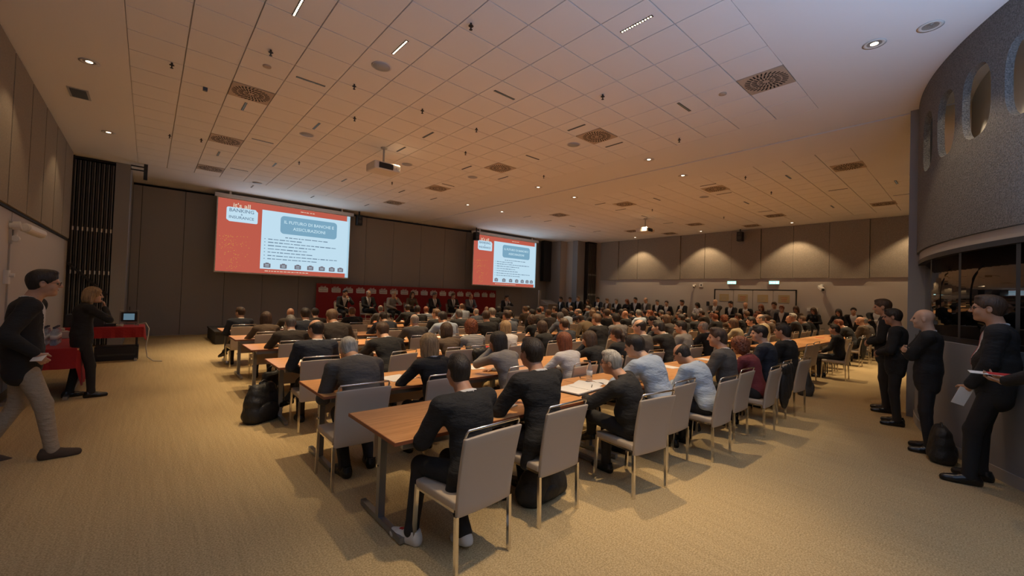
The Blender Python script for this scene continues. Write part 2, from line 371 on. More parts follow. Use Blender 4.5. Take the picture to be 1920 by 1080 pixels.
# wall box, switch plates
tag(obj('alarm_plate', MB().box((XR-.03, 8.62, 2.42), (XR, 8.8, 2.6)).box((XR-.035, 8.68, 2.48), (XR-.03, 8.74, 2.54), 1).mesh('alarm_plate', [M['white'], M['dark']])), 'square white plate beside the small wall camera left of the doors', 'wall plate')
tag(obj('wall_switch', MB().box((XR-.05, 8.32, 1.55), (XR, 8.44, 1.75)).mesh('wall_switch', M['black'])), 'small black box on the right wall left of the doors', 'switch')
tag(obj('wall_box', MB().box((XR-.05, 4.2, 1.50), (XR, 4.55, 1.62)).mesh('wall_box', M['white'])), 'white box on the wall right of the doors', 'wall box')
# left wall camera + conduit
wc = empty('wall_projector', (XL, 9.55, 2.5)); tag(wc, 'white tubular lamp on a swivel bracket high on the left wall', 'lamp')
obj('mount_plate', MB().box((0, -.05, -.28), (.03, .05, .05)).mesh('mount_plate', M['offwhite']), wc)
obj('swivel', MB().cyl((.0, 0, -.02), (.11, 0, .0), .065, 14).cyl((.06, 0, -.22), (.06, 0, .0), .025).cyl((.06, -.03, -.2), (.06, .05, -.2), .045).mesh('swivel', M['white'], False), wc)
h_ = obj('lamp_tube', MB().cyl((0, 0, 0), (0, .46, 0), .07, 18).cyl((0, -.02, 0), (0, 0, 0), .06, 18).mesh('lamp_tube', M['white']), wc, (.14, .05, -.02)); h_.rotation_euler = (R(-6), 0, R(-14)); bevel(h_, .01)
obj('conduit', MB().box((0, -.03, -2.2), (.02, .0, -.25)).mesh('conduit', M['offwhite']), wc)
tag(obj('thermostat', MB().box((XL, 9.32, 1.62), (XL+.05, 9.44, 1.82)).cyl((XL+.05, 9.38, 1.75), (XL+.1, 9.38, 1.75), .03).mesh('thermostat', M['white'])), 'small white control box on the left wall behind the walking person', 'control box')
obj('folding_prop', MB().tube([(XL+.03, 15.25, 2.15), (-.80, 15.33, 1.35)], .03, square=True).mesh('folding_prop', M['black']), C.objects['partition_stack']).matrix_parent_inverse = Matrix.Translation((1.55, -15.4, 0))

# ------------------------------------------------------------------ interpreters' booth (round drum) and its pillar
CX, CY, RR = 9.668, -5.297, 6.022
A0, A1 = R(86), R(152)        # azimuth range; the drum faces the hall
def pol(a, r=RR): return (CX+r*math.cos(a), CY+r*math.sin(a))
def shell(mb, a0, a1, r0, r1, z0, z1, n=40, mi=0):
    for i in range(n):
        b0 = a0+(a1-a0)*i/n; b1 = a0+(a1-a0)*(i+1)/n
        P = [(*pol(b0, r1), z0), (*pol(b1, r1), z0), (*pol(b1, r0), z0), (*pol(b0, r0), z0), (*pol(b0, r1), z1), (*pol(b1, r1), z1), (*pol(b1, r0), z1), (*pol(b0, r0), z1)]
        mb.add(P, [(0,1,2,3),(7,6,5,4),(1,0,4,5),(3,2,6,7)], mi)
    return mb
# upper drum with oval holes: outer skin built as ring + rectangle
dr = MB(); ZD0, ZD1 = 2.58, zc
dist = lambda a, b: math.hypot(a[0]-b[0], a[1]-b[1])
HA = []
for hx, hy in ((8.18, .54), (7.54, .335), (6.95, .08), (6.37, -.26), (5.85, -.63), (5.36, -1.08)):
    HA.append(math.atan2(hy-CY, hx-CX))
HW = .245/RR; HH = .41; HZ = 4.08
def patch(a0, a1, z0, z1, hole=None):
    if hole is None:
        n = max(1, int((a1-a0)/.02)); m_ = 1
        for rr, fl in ((RR, 1), (RR-.07, 0)):
            for i in range(n):
                b0 = a0+(a1-a0)*i/n; b1 = a0+(a1-a0)*(i+1)/n
                q = [(*pol(b0, rr), z0), (*pol(b1, rr), z0), (*pol(b1, rr), z1), (*pol(b0, rr), z1)]
                dr.add(q, [(1, 0, 3, 2) if fl else (0, 1, 2, 3)], 0 if fl else 1)
        return
    n = 40; ring = []; rect = []
    for i in range(n):
        t = 2*PI*i/n; c, s_ = math.cos(t), math.sin(t)
        e = (abs(c)**3+abs(s_)**3)**(-1/3)*.92+.08   # slightly squared oval
        ring.append((hole+HW*c*e, HZ+HH*s_*e))
        k = 1/max(abs(c), abs(s_)); rect.append(((a0+a1)/2+(a1-a0)/2*max(-1, min(1, c*k)), (z0+z1)/2+(z1-z0)/2*max(-1, min(1, s_*k))))
    for rr, fl in ((RR, 1), (RR-.07, 0)):
        vs_ = [(*pol(a, rr), z) for a, z in ring]+[(*pol(a, rr), z) for a, z in rect]
        fs = [(i, (i+1) % n, n+(i+1) % n, n+i) for i in range(n)]
        if fl: fs = [f[::-1] for f in fs]
        dr.add(vs_, [f[::-1] for f in fs] if False else fs, 0 if fl else 1)
    vs_ = [(*pol(a, RR), z) for a, z in ring]+[(*pol(a, RR-.07), z) for a, z in ring]
    dr.add(vs_, [(i, (i+1) % n, n+(i+1) % n, n+i) for i in range(n)], 0)
edges = sorted(HA); hw = .052
cur = A0
for h in edges:
    patch(cur, h-hw, ZD0, ZD1); patch(h-hw, h+hw, ZD0, 3.55); patch(h-hw, h+hw, 4.61, ZD1); patch(h-hw, h+hw, 3.55, 4.61, h); cur = h+hw
patch(cur, A1, ZD0, ZD1)
shell(dr, A0, A1, RR-.07, RR, ZD0-.001, ZD0, 60)
drum = struct('wall_booth_drum', dr, [M['drum'], M['offwhite']])
# smooth white inner cylinder seen through the ovals
struct('wall_booth_inner', shell(MB(), A0, A1, RR-.62, RR-.58, 2.6, zc, 50), M['white'], True)
b1_ = MB(); shell(b1_, A0, A1, RR-.60, RR-.03, 2.46, 2.575, 60)
struct('trim_5', b1_, M['offwhite'])
struct('trim_6', shell(MB(), A0, A1, RR-.34, RR-.02, 2.40, 2.46, 60), M['black'])
struct('window_1', shell(MB(), A0, A1, RR-.12, RR-.10, 1.36, 2.40, 60), M['booth_glass'], True)
mu = MB()
for a in [HA[1]+R(2.4)+R(8.6)*k for k in range(-1, 6)]: shell(mu, a, a+.009, RR-.12, RR-.05, 1.36, 2.40, 1)
shell(mu, A0, A1, RR-.14, RR-.04, 1.32, 1.38, 60)
struct('trim_7', mu, M['black'])
struct('wall_booth_base', shell(MB(), A0, A1, RR-.3, RR, 0, 1.32, 60), M['pillar'], False)
struct('baseboard_booth', shell(MB(), A0, A1, RR, RR+.012, 0, .12, 60), M['offwhite'], False)
struct('wall_booth_pillar', MB().box((9.17, .5, 0), (9.36, .80, zc)), M['pillar'])
# rear of the hall, behind the camera, with a window opening
rw = MB().box((XL-.2, BK-.2, 0), (-1.3, BK, zc)).box((-1.3, BK-.2, 3.6), (6.5, BK, zc)).box((6.5, BK-.2, 0), (XR+.2, BK, zc)).box((-1.3, BK-.2, 0), (6.5, BK, .5))
struct('wall_back', rw, M['wall_low'])

# ------------------------------------------------------------------ ceiling fittings
dp = MB().box((-.29, -.29, -.006), (.29, .29, .02)).mesh('face_plate', M['diff'])
ds = MB()
for rr0, rr1, n, off in ((.20, .272, 30, .0), (.115, .185, 22, .1), (.045, .10, 12, .2)):
    for k in range(n):
        t = 2*PI*k/n+off; u = Vector((math.cos(t), math.sin(t), 0)); p0 = u*rr0; p1 = Matrix.Rotation(.10, 3, 'Z') @ (u*rr1); d_ = (p1-p0).normalized(); s_ = Vector((-d_.y, d_.x, 0))*(.0105 if rr0 > .1 else .008)
        q = [p0-s_, p1-s_, p1+s_, p0+s_]
        ds.add([(a.x, a.y, -.0075) for a in q]+[(a.x, a.y, -.001) for a in q], [(3,2,1,0),(4,5,6,7),(0,1,5,4),(1,2,6,5),(2,3,7,6),(3,0,4,7)])
ds = ds.mesh('swirl_slots', M['dark'])
dr_ = MB().lathe([(.285, -.004), (.285, -.008), (.278, -.008), (.278, -.006)], n=40).mesh('rim', M['diff'])
order = ('first', 'second', 'third', 'fourth', 'fifth', 'sixth', 'seventh', 'eighth', 'ninth', 'tenth', 'eleventh', 'twelfth', 'thirteenth', 'fourteenth', 'fifteenth', 'sixteenth', 'seventeenth', 'eighteenth', 'nineteenth', 'twentieth')
for k, (x, y) in enumerate(DIFF):
    e = empty('ceiling_diffuser', (x, y, zc))
    if k < 3: l = 'round swirl air diffuser, %s from the front of the left-hand line of diffusers' % order[2-k]
    elif k < 8: l = 'round swirl air diffuser, %s from the front of the line near the partition track' % order[7-k]
    else: l = 'round swirl air diffuser, %s in the far hall ceiling counted from the booth' % order[k-8]
    tag(e, l, 'air vent', 'swirl diffusers in the ceiling')
    obj('face_plate', dp, e); obj('swirl_slots', ds, e)
# linear louvre lights
LLAB = {}
for nm, sel in (('near hall', lambda x: x < 9), ('far hall', lambda x: x > 9)):
    for aa, dd in (('Y', 'pointing at the screens'), ('X', 'running across the hall')):
        ks = sorted([k for k, t in enumerate(LIN) if sel(t[0]) and t[2] == aa], key=lambda k: math.hypot(LIN[k][0], LIN[k][1]))
        for q, k in enumerate(ks): LLAB[k] = 'short black linear light %s, %s nearest in the %s' % (dd, ordw(q+1), nm)
lf = MB().box((-.02, -.21, -.004), (.02, .21, .01)).mesh('trim_frame', M['black'])
ll = MB()
for k in range(12): ll.cyl((0, -.187+.034*k, -.002), (0, -.187+.034*k, -.0055), .0115, 8)
llm = ll.mesh('lens_row', M['lit_dim']); llb = ll.mesh('lens_row', M['lit'])
for k, (x, y, a, e_) in enumerate(LIN):
    e = empty('linear_downlight', (x, y, zc), 0 if a == 'Y' else PI/2)
    hall = 'near hall' if x < 9 else 'far hall'
    tag(e, LLAB[k], 'ceiling light', 'linear ceiling lights')
    obj('trim_frame', lf, e); obj('lens_row', llb if math.hypot(x, y) < 5.8 else llm, e)
rim = MB().lathe([(.10, 0), (.115, -.006), (.085, -.008), (.07, .0)], n=28).mesh('rim', M['white'], True)
cup = MB().lathe([(.085, -.002), (.05, -.001), (.0, -.001)], n=20).mesh('reflector', M['chrome'], True)
bulb = MB().lathe([(.0, -.004), (.04, -.004), (.04, .0)], n=14)
bl = bulb.mesh('lamp_face', M['lit']); bd = bulb.mesh('lamp_face', M['lit_dim'])
for k, (x, y, e_) in enumerate(DOWN+[(6.54, .42, 0)]):
    e = empty('round_downlight', (x, y, zc))
    tag(e, ('round recessed downlight, %s from the camera along the left edge of the ceiling' % order[k]) if x < 0 else ('round recessed downlight, %s along the right wall' % order[max(0, k-10)]) if x > 18 else ('bright round downlight in front of the booth' if k == 3 else 'round unlit ceiling fitting close to the booth drum' if e_ == 0 else 'round downlight beside the partition track, %s counted' % order[k-4]), 'ceiling light')
    obj('rim', rim, e); obj('reflector', cup, e)
    if e_: obj('lamp_face', bl if k == 3 else bl, e)
sd = MB().lathe([(.12, 0), (.12, -.008), (.0, -.008)], n=28).mesh('speaker_grille', M['speaker'], True)
for k, (x, y) in enumerate([(2.39, 5.71), (2.37, 9.35), (6.59, 5.7), (6.57, 9.27), (4.78, 9.6), (2.42, 14.86), (12.62, 5.64)]):
    e = empty('ceiling_speaker', (x, y, zc)); tag(e, 'flat round grey ceiling speaker, %s nearest to the camera' % order[k], 'speaker', 'ceiling speakers'); obj('grille', sd, e)
    obj('ring', rim, e).scale = (1.2, 1.2, .8)
de = MB().lathe([(.055, 0), (.055, -.012), (.03, -.02), (.0, -.02)], n=18).mesh('smoke_detector', M['diff'], True)
for (x, y), l in (((1.18, 6.91), 'left'), ((6.52, 2.67), 'right')):
    tag(obj('smoke_detector', de, None, (x, y, zc)), 'small pale round detector in the %s part of the near ceiling' % l, 'detector')
sp = MB().cyl((0, 0, 0), (0, 0, -.03), .012, 8).lathe([(.028, -.03), (.032, -.036), (.0, -.036)], n=10).cyl((0, 0, -.036), (0, 0, -.075), .008, 6).lathe([(.02, -.075), (.02, -.08)], n=8).mesh('sprinkler', M['black'])
for k, (x, y) in enumerate([(.14, 7.82), (1.13, 6.4), (2.76, 4.04), (5.26, 3.98), (2.3, 6.51), (2.76, 7.72), (3.49, 6.51), (4.65, 6.49), (5.26, 7.73), (5.26, 11.47), (.23, 11.59), (.76, 11.37), (7.75, 3.98), (7.75, 7.7), (2.76, 11.47), (13.2, 4.0), (13.2, 7.7), (16.0, 6.4), (11.2, 3.98)]):
    tag(obj('sprinkler', sp, None, (x, y, zc)), 'small dark sprinkler head under the ceiling, %s nearest to the camera' % order[k], 'sprinkler', 'ceiling sprinklers')
tag(obj('access_panel', MB().box((-1.14, 10.03, zc-.008), (-.88, 10.53, zc)).box((-1.11, 10.06, zc-.010), (-.91, 10.5, zc-.008), 1).mesh('access_panel', [M['speaker'], M['blue']])), 'blue-grey square panel in the ceiling above the left wall', 'ceiling panel')
tag(obj('ceiling_bracket', MB().box((-.2, 15.0, zc-.42), (-.12, 15.08, zc)).box((-.46, 15.02, zc-.2), (-.2, 15.06, zc-.17)).box((-.46, 15.02, zc-.1), (-.2, 15.06, zc-.07)).mesh('ceiling_bracket', M['black'])), 'black bracket hanging from the ceiling beside the left front pillar', 'bracket')
tag(obj('ceiling_sensor', MB().box((1.0-.03, 8.4-.03, zc-.05), (1.0+.03, 8.4+.03, zc)).mesh('ceiling_sensor', M['blue'], False), None, (-.42+.0, .0, 0)), 'tiny dark blue sensor box on the ceiling near the left diffusers', 'sensor')
def projector(x, y, label, s=1):
    e = empty('projector', (x, y, zc)); tag(e, label, 'projector')
    obj('pole', MB().cyl((0, 0, 0), (0, 0, -.36), .022, 12).cyl((0, 0, 0), (0, 0, -.02), .07, 16).mesh('pole', M['offwhite']), e)
    b_ = obj('body', MB().box((-.30, -.24, -.56), (.30, .24, -.38)).mesh('body', M['white']), e); bevel(b_, .03, 3)
    b_.rotation_euler = (0, 0, 0)
    obj('rear_panel', MB().box((-.20, -.25, -.53), (.12, -.24, -.41)).mesh('rear_panel', M['black']), e)
    pt = MB()
    for k in range(5): pt.box((.13+.03*k, -.252, -.50+.02*(k % 2)), (.148+.03*k, -.24, -.44))
    obj('ports', pt.mesh('ports', M['chrome']), e)
    obj('lens', MB().cyl((.1, .24, -.47), (.1, .30, -.47), .055, 16).mesh('lens', M['black']), e)
projector(3.86, 8.9, 'white ceiling projector on a pole aimed at the larger screen')
projector(14.6, 8.8, 'white ceiling projector of the far hall on a pole')
def loudspeaker(x, y, z, label, rz=0):
    e = empty('loudspeaker', (x, y, z), rz); tag(e, label, 'loudspeaker')
    b_ = obj('cabinet', MB().box((-.11, -.12, -.2), (.11, .12, .2)).mesh('cabinet', M['black']), e); bevel(b_, .02)
    obj('bracket', MB().box((-.02, -.02, .2), (.02, .02, zc-z)).mesh('bracket', M['black']), e)
    obj('woofer', MB().cyl((0, -.125, -.06), (0, -.12, -.06), .075, 16).cyl((0, -.125, .1), (0, -.12, .1), .035, 12).mesh('woofer', M['bag_grey']), e)
loudspeaker(6.35, 16.8, 4.55, 'black loudspeaker hanging at the right edge of the left screen')
loudspeaker(11.75, 16.1, 4.5, 'black loudspeaker hanging at the left edge of the right screen')
loudspeaker(19.15, 6.96, 4.6, 'black loudspeaker hanging on the right wall above the doors', PI/2*-1)

# ------------------------------------------------------------------ projection screens with slide
def rrect(x0, z0, x1, z1, r, n=5):
    o = []
    for cx_, cz_, a in ((x1-r, z1-r, 0), (x0+r, z1-r, 90), (x0+r, z0+r, 180), (x1-r, z0+r, 270)):
        for i in range(n+1): t = R(a+90*i/n); o.append((cx_+r*math.cos(t), cz_+r*math.sin(t)))
    return o[::-1]
def plaque_outline(w_, h_):      # stepped rounded plate of the event emblem
    a = rrect(-w_/2, -h_/2, w_/2, h_/2, h_*.12, 3)
    return a
def emblem(parent, loc, w_, bg, ink, top, name='emblem'):
    e = obj(name, MB().slab(plaque_outline(w_, w_*.52), -.004, 0).slab(rrect(-w_*.44, -w_*.30, w_*.55, w_*.2, w_*.05, 2), -.003, 0).mesh('emblem_plate', bg), parent, loc)
    for t_, s_, dz, mm in (("it's all", .24, .34, top), ('BANKING', .19, .14, ink), ('&', .10, .0, ink), ('INSURANCE', .155, -.13, ink)):
        o = obj('lettering', text_mesh(t_, w_*s_, mm, True), e, (0, -.008, w_*dz)); o.rotation_euler = UPR
        if t_ == "it's all": o.scale = (1.1, 1, 1)
    return e
def screen(x0, x1, y, z0, z1, label):
    W, Hh = x1-x0, z1-z0
    s_ = empty('projection_screen', (x0, y, z0)); tag(s_, label, 'screen')
    P_ = lambda u, v: (u*W, Hh*(1-v))
    def rect(u0, v0, u1, v1, y_, mt, name, r=None):
        (a, d), (c_, b) = P_(u0, v0), P_(u1, v1)
        ol = rrect(a, b, c_, d, r) if r else [(a, b), (a, d), (c_, d), (c_, b)]
        return obj(name, MB().slab(ol, y_, y_+.002).mesh(name, mt), s_)
    obj('screen_case', MB().box((-.1, -.06, Hh+.03), (W+.12, .1, Hh+.15)).mesh('screen_case', M['white']), s_)
    obj('fabric_backing', MB().box((-.03, .004, -.02), (W+.02, .014, Hh+.03)).mesh('fabric_backing', M['white']), s_)
    obj('ceiling_mount', MB().box((.3, -.01, Hh+.15), (.36, .05, zc-z0)).mesh('ceiling_mount', M['white']), s_); obj('ceiling_mount', MB().box((W-.36, -.01, Hh+.15), (W-.3, .05, zc-z0)).mesh('ceiling_mount', M['white']), s_)
    obj('bottom_bar', MB().cyl((-.03, .009, -.03), (W+.02, .009, -.03), .015, 8).mesh('bottom_bar', M['white']), s_)
    rect(0, 0, .972, 1, 0, M['e_red'], 'slide'); rect(.972, 0, 1, 1, 0, M['e_edge'], 'slide_edge')
    rect(.295, .085, .985, .935, -.004, M['e_white'], 'slide_sheet')
    rect(.43, .135, .885, .40, -.007, M['e_teal'], 'title_box', Hh*.05)
    for t_, v in (('IL FUTURO DI BANCHE E', .225), ('ASSICURAZIONI', .315)):
        o = obj('lettering', text_mesh(t_, W*.036, M['e_title'], True), s_, (*((P_(.657, v)[0]), -.009), P_(0, v)[1])); o.rotation_euler = UPR
    rng = random.Random(3); ln = MB()
    for v, u0, u1 in ((.455, .47, .80), (.50, .345, .60), (.545, .345, .86), (.592, .345, .70), (.64, .345, .62), (.688, .345, .65), (.738, .345, .90), (.785, .345, .72)):
        u = u0
        if u0 < .4: a, b = P_(.318, v); ln.box((a, -.008, b-.012), (a+.035, -.005, b+.012))
        while u < u1:
            l = rng.uniform(.012, .05); a, b = P_(u, v); hh = rng.uniform(.012, .018); ln.box((a, -.008, b-hh), (a+l*W, -.005, b+hh)); u += l+.007
    obj('printed_lines', ln.mesh('printed_lines', M['e_ink']), s_)
    for u in (.345, .465, .575, .675, .77, .855, .93):
        a, b = P_(u, .885)
        e = obj('slide_icon', MB().slab(rrect(-.11, -.075, .11, .075, .02, 3), -.003, 0).mesh('slide_icon', M['e_icon']), s_, (a, -.006, b))
        obj('icon_print', MB().box((-.06, -.006, .02), (.06, -.003, .035)).box((-.06, -.006, -.03), (.06, -.003, -.015)).box((-.05, -.005, .075), (.05, -.002, .1), 1).mesh('icon_print', [M['e_white'], M['e_icon']]), e)
    emblem(s_, (W*.155, -.005, Hh*.80), W*.2, M['e_white'], M['e_ink'], M['e_cream'])
    dots = MB()
    for k in range(150):
        u = rng.gauss(.09, .06); v = rng.choice((rng.uniform(.5, .65), rng.uniform(.6, .98)))
        if not .01 < u < .22: continue
        a, b = P_(u, v); s2 = rng.uniform(.008, .02); dots.box((a, -.006, b), (a+s2, -.004, b+s2))
    o = obj('gold_print', dots.mesh('gold_print', M['e_gold']), s_); o['kind'] = 'stuff'
    ln2 = MB()
    for u0, u1, v in ((.33, .62, .965), (.62, .66, .965), (.58, .64, .04), (.655, .69, .04)):
        u = u0
        while u < u1: l = rng.uniform(.008, .025); a, b = P_(u, v); ln2.box((a, -.006, b-.012), (a+l*W, -.003, b+.012)); u += l+.006
    obj('bar_print', ln2.mesh('bar_print', M['e_cream']), s_)
screen(1.66, 6.03, 16.9, 2.20, 4.66, 'larger left projection screen showing the red and white conference slide')
screen(11.78, 16.0, 16.3, 2.20, 4.64, 'right projection screen showing the same slide, beyond the panel')

# ------------------------------------------------------------------ stage, red backdrop, lectern
stg = empty('stage', (1.5, 14.6, 0)); tag(stg, 'low dark carpeted stage along the front wall', 'stage')
obj('deck', MB().box((0, 0, .33), (13.3, 2.1, .37)).mesh('deck', M['stage']), stg)
obj('skirt', MB().box((.02, .02, 0), (13.28, 2.08, .33)).mesh('skirt', M['stage']), stg)
bn = empty('backdrop_banner', (4.95, 0, .37)); tag(bn, 'long red backdrop board with a row of white emblems behind the panel', 'banner')
yb0, yb1 = 17.2, 16.85
def ybn(t): return yb0+(yb1-yb0)*t
BWD = 8.75
obj('board', MB().add([(0, yb0, 0), (BWD, yb1, 0), (BWD, yb1+.03, 0), (0, yb0+.03, 0), (0, yb0, 1.56), (BWD, yb1, 1.58), (BWD, yb1+.03, 1.58), (0, yb0+.03, 1.56)], [(3,2,1,0),(4,5,6,7),(0,1,5,4),(1,2,6,5),(2,3,7,6),(3,0,4,7)]).mesh('board', M['red']), bn)
e0 = None
for k in range(18):
    t = (k+.5)/18
    loc = (BWD*t, ybn(t)-.006, 1.32)
    if e0 is None:
        e0 = emblem(bn, loc, .34, M['paper'], M['wall_grey'], M['paper']); ch = [(c.data, c.location.copy(), c.scale.copy()) for c in e0.children]
    else:
        e = obj('emblem', e0.data, bn, loc)
        for d_, l_, s2 in ch: o = obj('lettering', d_, e, l_); o.rotation_euler = UPR; o.scale = s2
lec = empty('lectern', (16.45, 15.6, 0)); tag(lec, 'beige lectern with a white sheet on its front at the right end of the stage', 'lectern')
bevel(obj('body', MB().box((-.35, -.25, 0), (.35, .25, 1.25)).mesh('body', M['lectern']), lec))
bevel(obj('top', MB().add([(-.4, -.3, 1.25), (.4, -.3, 1.25), (.4, .3, 1.25), (-.4, .3, 1.25), (-.4, -.3, 1.33), (.4, -.3, 1.33), (.4, .3, 1.55), (-.4, .3, 1.55)], [(3,2,1,0),(4,5,6,7),(0,1,5,4),(1,2,6,5),(2,3,7,6),(3,0,4,7)]).mesh('top', M['lectern']), lec))
obj('paper_sign', MB().box((.02, -.256, .7), (.32, -.25, 1.2)).mesh('paper_sign', M['paper']), lec)
tag(obj('line_array_speaker', MB().box((16.85, 16.5, 2.6), (17.45, 16.75, zc)).mesh('line_array_speaker', M['black'])), 'tall black hanging speaker column right of the right screen', 'loudspeaker')
tag(obj('white_post', MB().box((15.95, 15.9, 0), (16.1, 15.98, 2.05)).mesh('white_post', M['offwhite'])), 'slim white upright post beside the lectern', 'post')

# ------------------------------------------------------------------ figures: smooth-union distance fields -> one continuous surface
NP = np.array
def cone(a, b, ra, rb=None, lab=0, k=.02): return dict(t='c', a=NP(a, float), b=NP(b, float), ra=ra, rb=ra if rb is None else rb, lab=lab, k=k)
def ell(c, rad, F=None, lab=0, k=.03, sub=False): return dict(t='e', c=NP(c, float), r=NP(rad, float), F=np.eye(3) if F is None else NP(F, float), lab=lab, k=k, sub=sub)
def field(prims, vox, disp=None, cut=None):
    lo = np.full(3, 1e9); hi = -lo
    for p in prims:
        if p.get('sub'): continue
        if p['t'] == 'c':
            r = max(p['ra'], p['rb']); p['lo'] = np.minimum(p['a'], p['b'])-r; p['hi'] = np.maximum(p['a'], p['b'])+r
        else:
            e = np.abs(p['F']).T @ p['r'] if True else 0
            p['lo'] = p['c']-e; p['hi'] = p['c']+e
        lo = np.minimum(lo, p['lo']); hi = np.maximum(hi, p['hi'])
    for p in prims:
        if p.get('sub'): e = np.abs(p['F']).T @ p['r']; p['lo'] = p['c']-e; p['hi'] = p['c']+e
    lo -= 3*vox+.01; hi += 3*vox+.01
    n = np.ceil((hi-lo)/vox).astype(int)+1
    ax = [lo[i]+vox*np.arange(n[i]) for i in range(3)]
    d = np.full(n, .08, np.float32); best = np.full(n, .08, np.float32); lab = np.zeros(n, np.uint8)
    for p in prims:
        k = p['k']; mg = k+2.5*vox+.004
        i0 = np.clip(np.floor((p['lo']-mg-lo)/vox).astype(int), 0, n-1); i1 = np.clip(np.ceil((p['hi']+mg-lo)/vox).astype(int)+1, 1, n)
        sl = tuple(slice(a, b) for a, b in zip(i0, i1))
        X = ax[0][sl[0]][:, None, None].astype(np.float32); Y = ax[1][sl[1]][None, :, None].astype(np.float32); Z = ax[2][sl[2]][None, None, :].astype(np.float32)
        if p['t'] == 'c':
            a, b = p['a'], p['b']; ab = b-a; L2 = float(ab@ab)+1e-12
            px, py, pz = X-a[0], Y-a[1], Z-a[2]
            t = np.clip((px*ab[0]+py*ab[1]+pz*ab[2])/L2, 0, 1)
            q = np.sqrt((px-t*ab[0])**2+(py-t*ab[1])**2+(pz-t*ab[2])**2)-(p['ra']+(p['rb']-p['ra'])*t)
        else:
            F = p['F']; px, py, pz = X-p['c'][0], Y-p['c'][1], Z-p['c'][2]
            u = [(px*F[i][0]+py*F[i][1]+pz*F[i][2]) for i in range(3)]; r = p['r']
            k0 = np.sqrt((u[0]/r[0])**2+(u[1]/r[1])**2+(u[2]/r[2])**2)
            k1 = np.sqrt((u[0]/r[0]**2)**2+(u[1]/r[1]**2)**2+(u[2]/r[2]**2)**2)+1e-6
            q = k0*(k0-1)/k1
        D = d[sl]
        if p.get('sub'):
            q = -q; h = np.clip(.5-.5*(D-q)/k, 0, 1); d[sl] = D+(q-D)*h+k*h*(1-h)
        else:
            h = np.clip(.5+.5*(q-D)/k, 0, 1); d[sl] = q+(D-q)*h-k*h*(1-h)
            B = best[sl]; mk = q < B; lab[sl][mk] = p['lab']; B[mk] = q[mk]
    if cut or disp:
        X = ax[0][:, None, None]; Y = ax[1][None, :, None]; Z = ax[2][None, None, :]
        if disp: d = d+disp(X, Y, Z).astype(np.float32)
        if cut: d = np.maximum(d, cut(X, Y, Z).astype(np.float32))
    return d, lab, lo
def surf(d, lab, lo, vox):
    ins = d < 0
    off = [(i, j, k) for i in (0, 1) for j in (0, 1) for k in (0, 1)]
    n = np.array(d.shape)-1
    S = lambda A, o: A[o[0]:o[0]+n[0], o[1]:o[1]+n[1], o[2]:o[2]+n[2]]
    cnt = sum(S(ins, o).astype(np.uint8) for o in off)
    act = (cnt > 0) & (cnt < 8)
    I = np.argwhere(act); idx = np.full(n, -1, np.int32); idx[act] = np.arange(len(I))
    val = {o: d[I[:, 0]+o[0], I[:, 1]+o[1], I[:, 2]+o[2]] for o in off}
    pos = np.zeros((len(I), 3)); c = np.zeros(len(I))
    for o in off:
        for a in range(3):
            if o[a]: continue
            o2 = list(o); o2[a] = 1; o2 = tuple(o2); v1, v2 = val[o], val[o2]; mk = (v1 < 0) != (v2 < 0)
            t = np.where(mk, v1/(v1-v2+1e-12), 0); q = np.tile(NP(o, float), (len(I), 1)); q[:, a] += t
            pos[mk] += q[mk]; c[mk] += 1
    V = lo+(I+pos/c[:, None])*vox
    VL = np.zeros(len(I), np.uint8); bd = np.full(len(I), 9., np.float32)
    for o in off:
        mk = val[o] < bd; VL[mk] = lab[I[:, 0]+o[0], I[:, 1]+o[1], I[:, 2]+o[2]][mk]; bd[mk] = val[o][mk]
    Q = []
    for a in range(3):
        b, e = (a+1) % 3, (a+2) % 3
        s0 = [slice(0, None)]*3; s1 = [slice(0, None)]*3; s0[a] = slice(0, -1); s1[a] = slice(1, None)
        A, B = ins[tuple(s0)], ins[tuple(s1)]; E = np.argwhere(A != B)
        E = E[(E[:, b] > 0) & (E[:, e] > 0) & (E[:, b] < n[b]) & (E[:, e] < n[e])]
        fl = A[E[:, 0], E[:, 1], E[:, 2]]
        def g(db, de): T_ = E.copy(); T_[:, b] -= db; T_[:, e] -= de; return idx[T_[:, 0], T_[:, 1], T_[:, 2]]
        q = np.stack([g(1, 1), g(0, 1), g(0, 0), g(1, 0)], 1)
        q[~fl] = q[~fl][:, ::-1]; Q.append(q)
    return V, np.concatenate(Q), VL
def skinmesh(name, prims, vox, mats, disp=None, cut=None, relabel=None, smooth=1):
    d, lab, lo = field(prims, vox, disp, cut)
    V, Q, VL = surf(d, lab, lo, vox)
    for _ in range(smooth):       # light Laplacian pass to take out the grid
        acc = np.zeros_like(V); cn = np.zeros(len(V))
        for i in range(4):
            np.add.at(acc, Q[:, i], V[Q[:, (i+1) % 4]]+V[Q[:, (i+3) % 4]]); np.add.at(cn, Q[:, i], 2)
        V = V*.5+acc/cn[:, None]*.5
    if relabel is not None: VL = relabel(V, VL)
    me = bpy.data.meshes.new(name); me.vertices.add(len(V)); me.vertices.foreach_set('co', V.astype(np.float32).ravel())
    me.loops.add(4*len(Q)); me.loops.foreach_set('vertex_index', Q.astype(np.int32).ravel())
    me.polygons.add(len(Q)); me.polygons.foreach_set('loop_start', np.arange(0, 4*len(Q), 4, dtype=np.int32))
    for m_ in mats: me.materials.append(m_)
    fl = np.median(VL[Q], axis=1).astype(np.int32)
    me.polygons.foreach_set('material_index', fl); me.polygons.foreach_set('use_smooth', np.ones(len(Q), bool))
    me.update(calc_edges=True); return me
def unit(v): v = NP(v, float); return v/(np.linalg.norm(v)+1e-9)
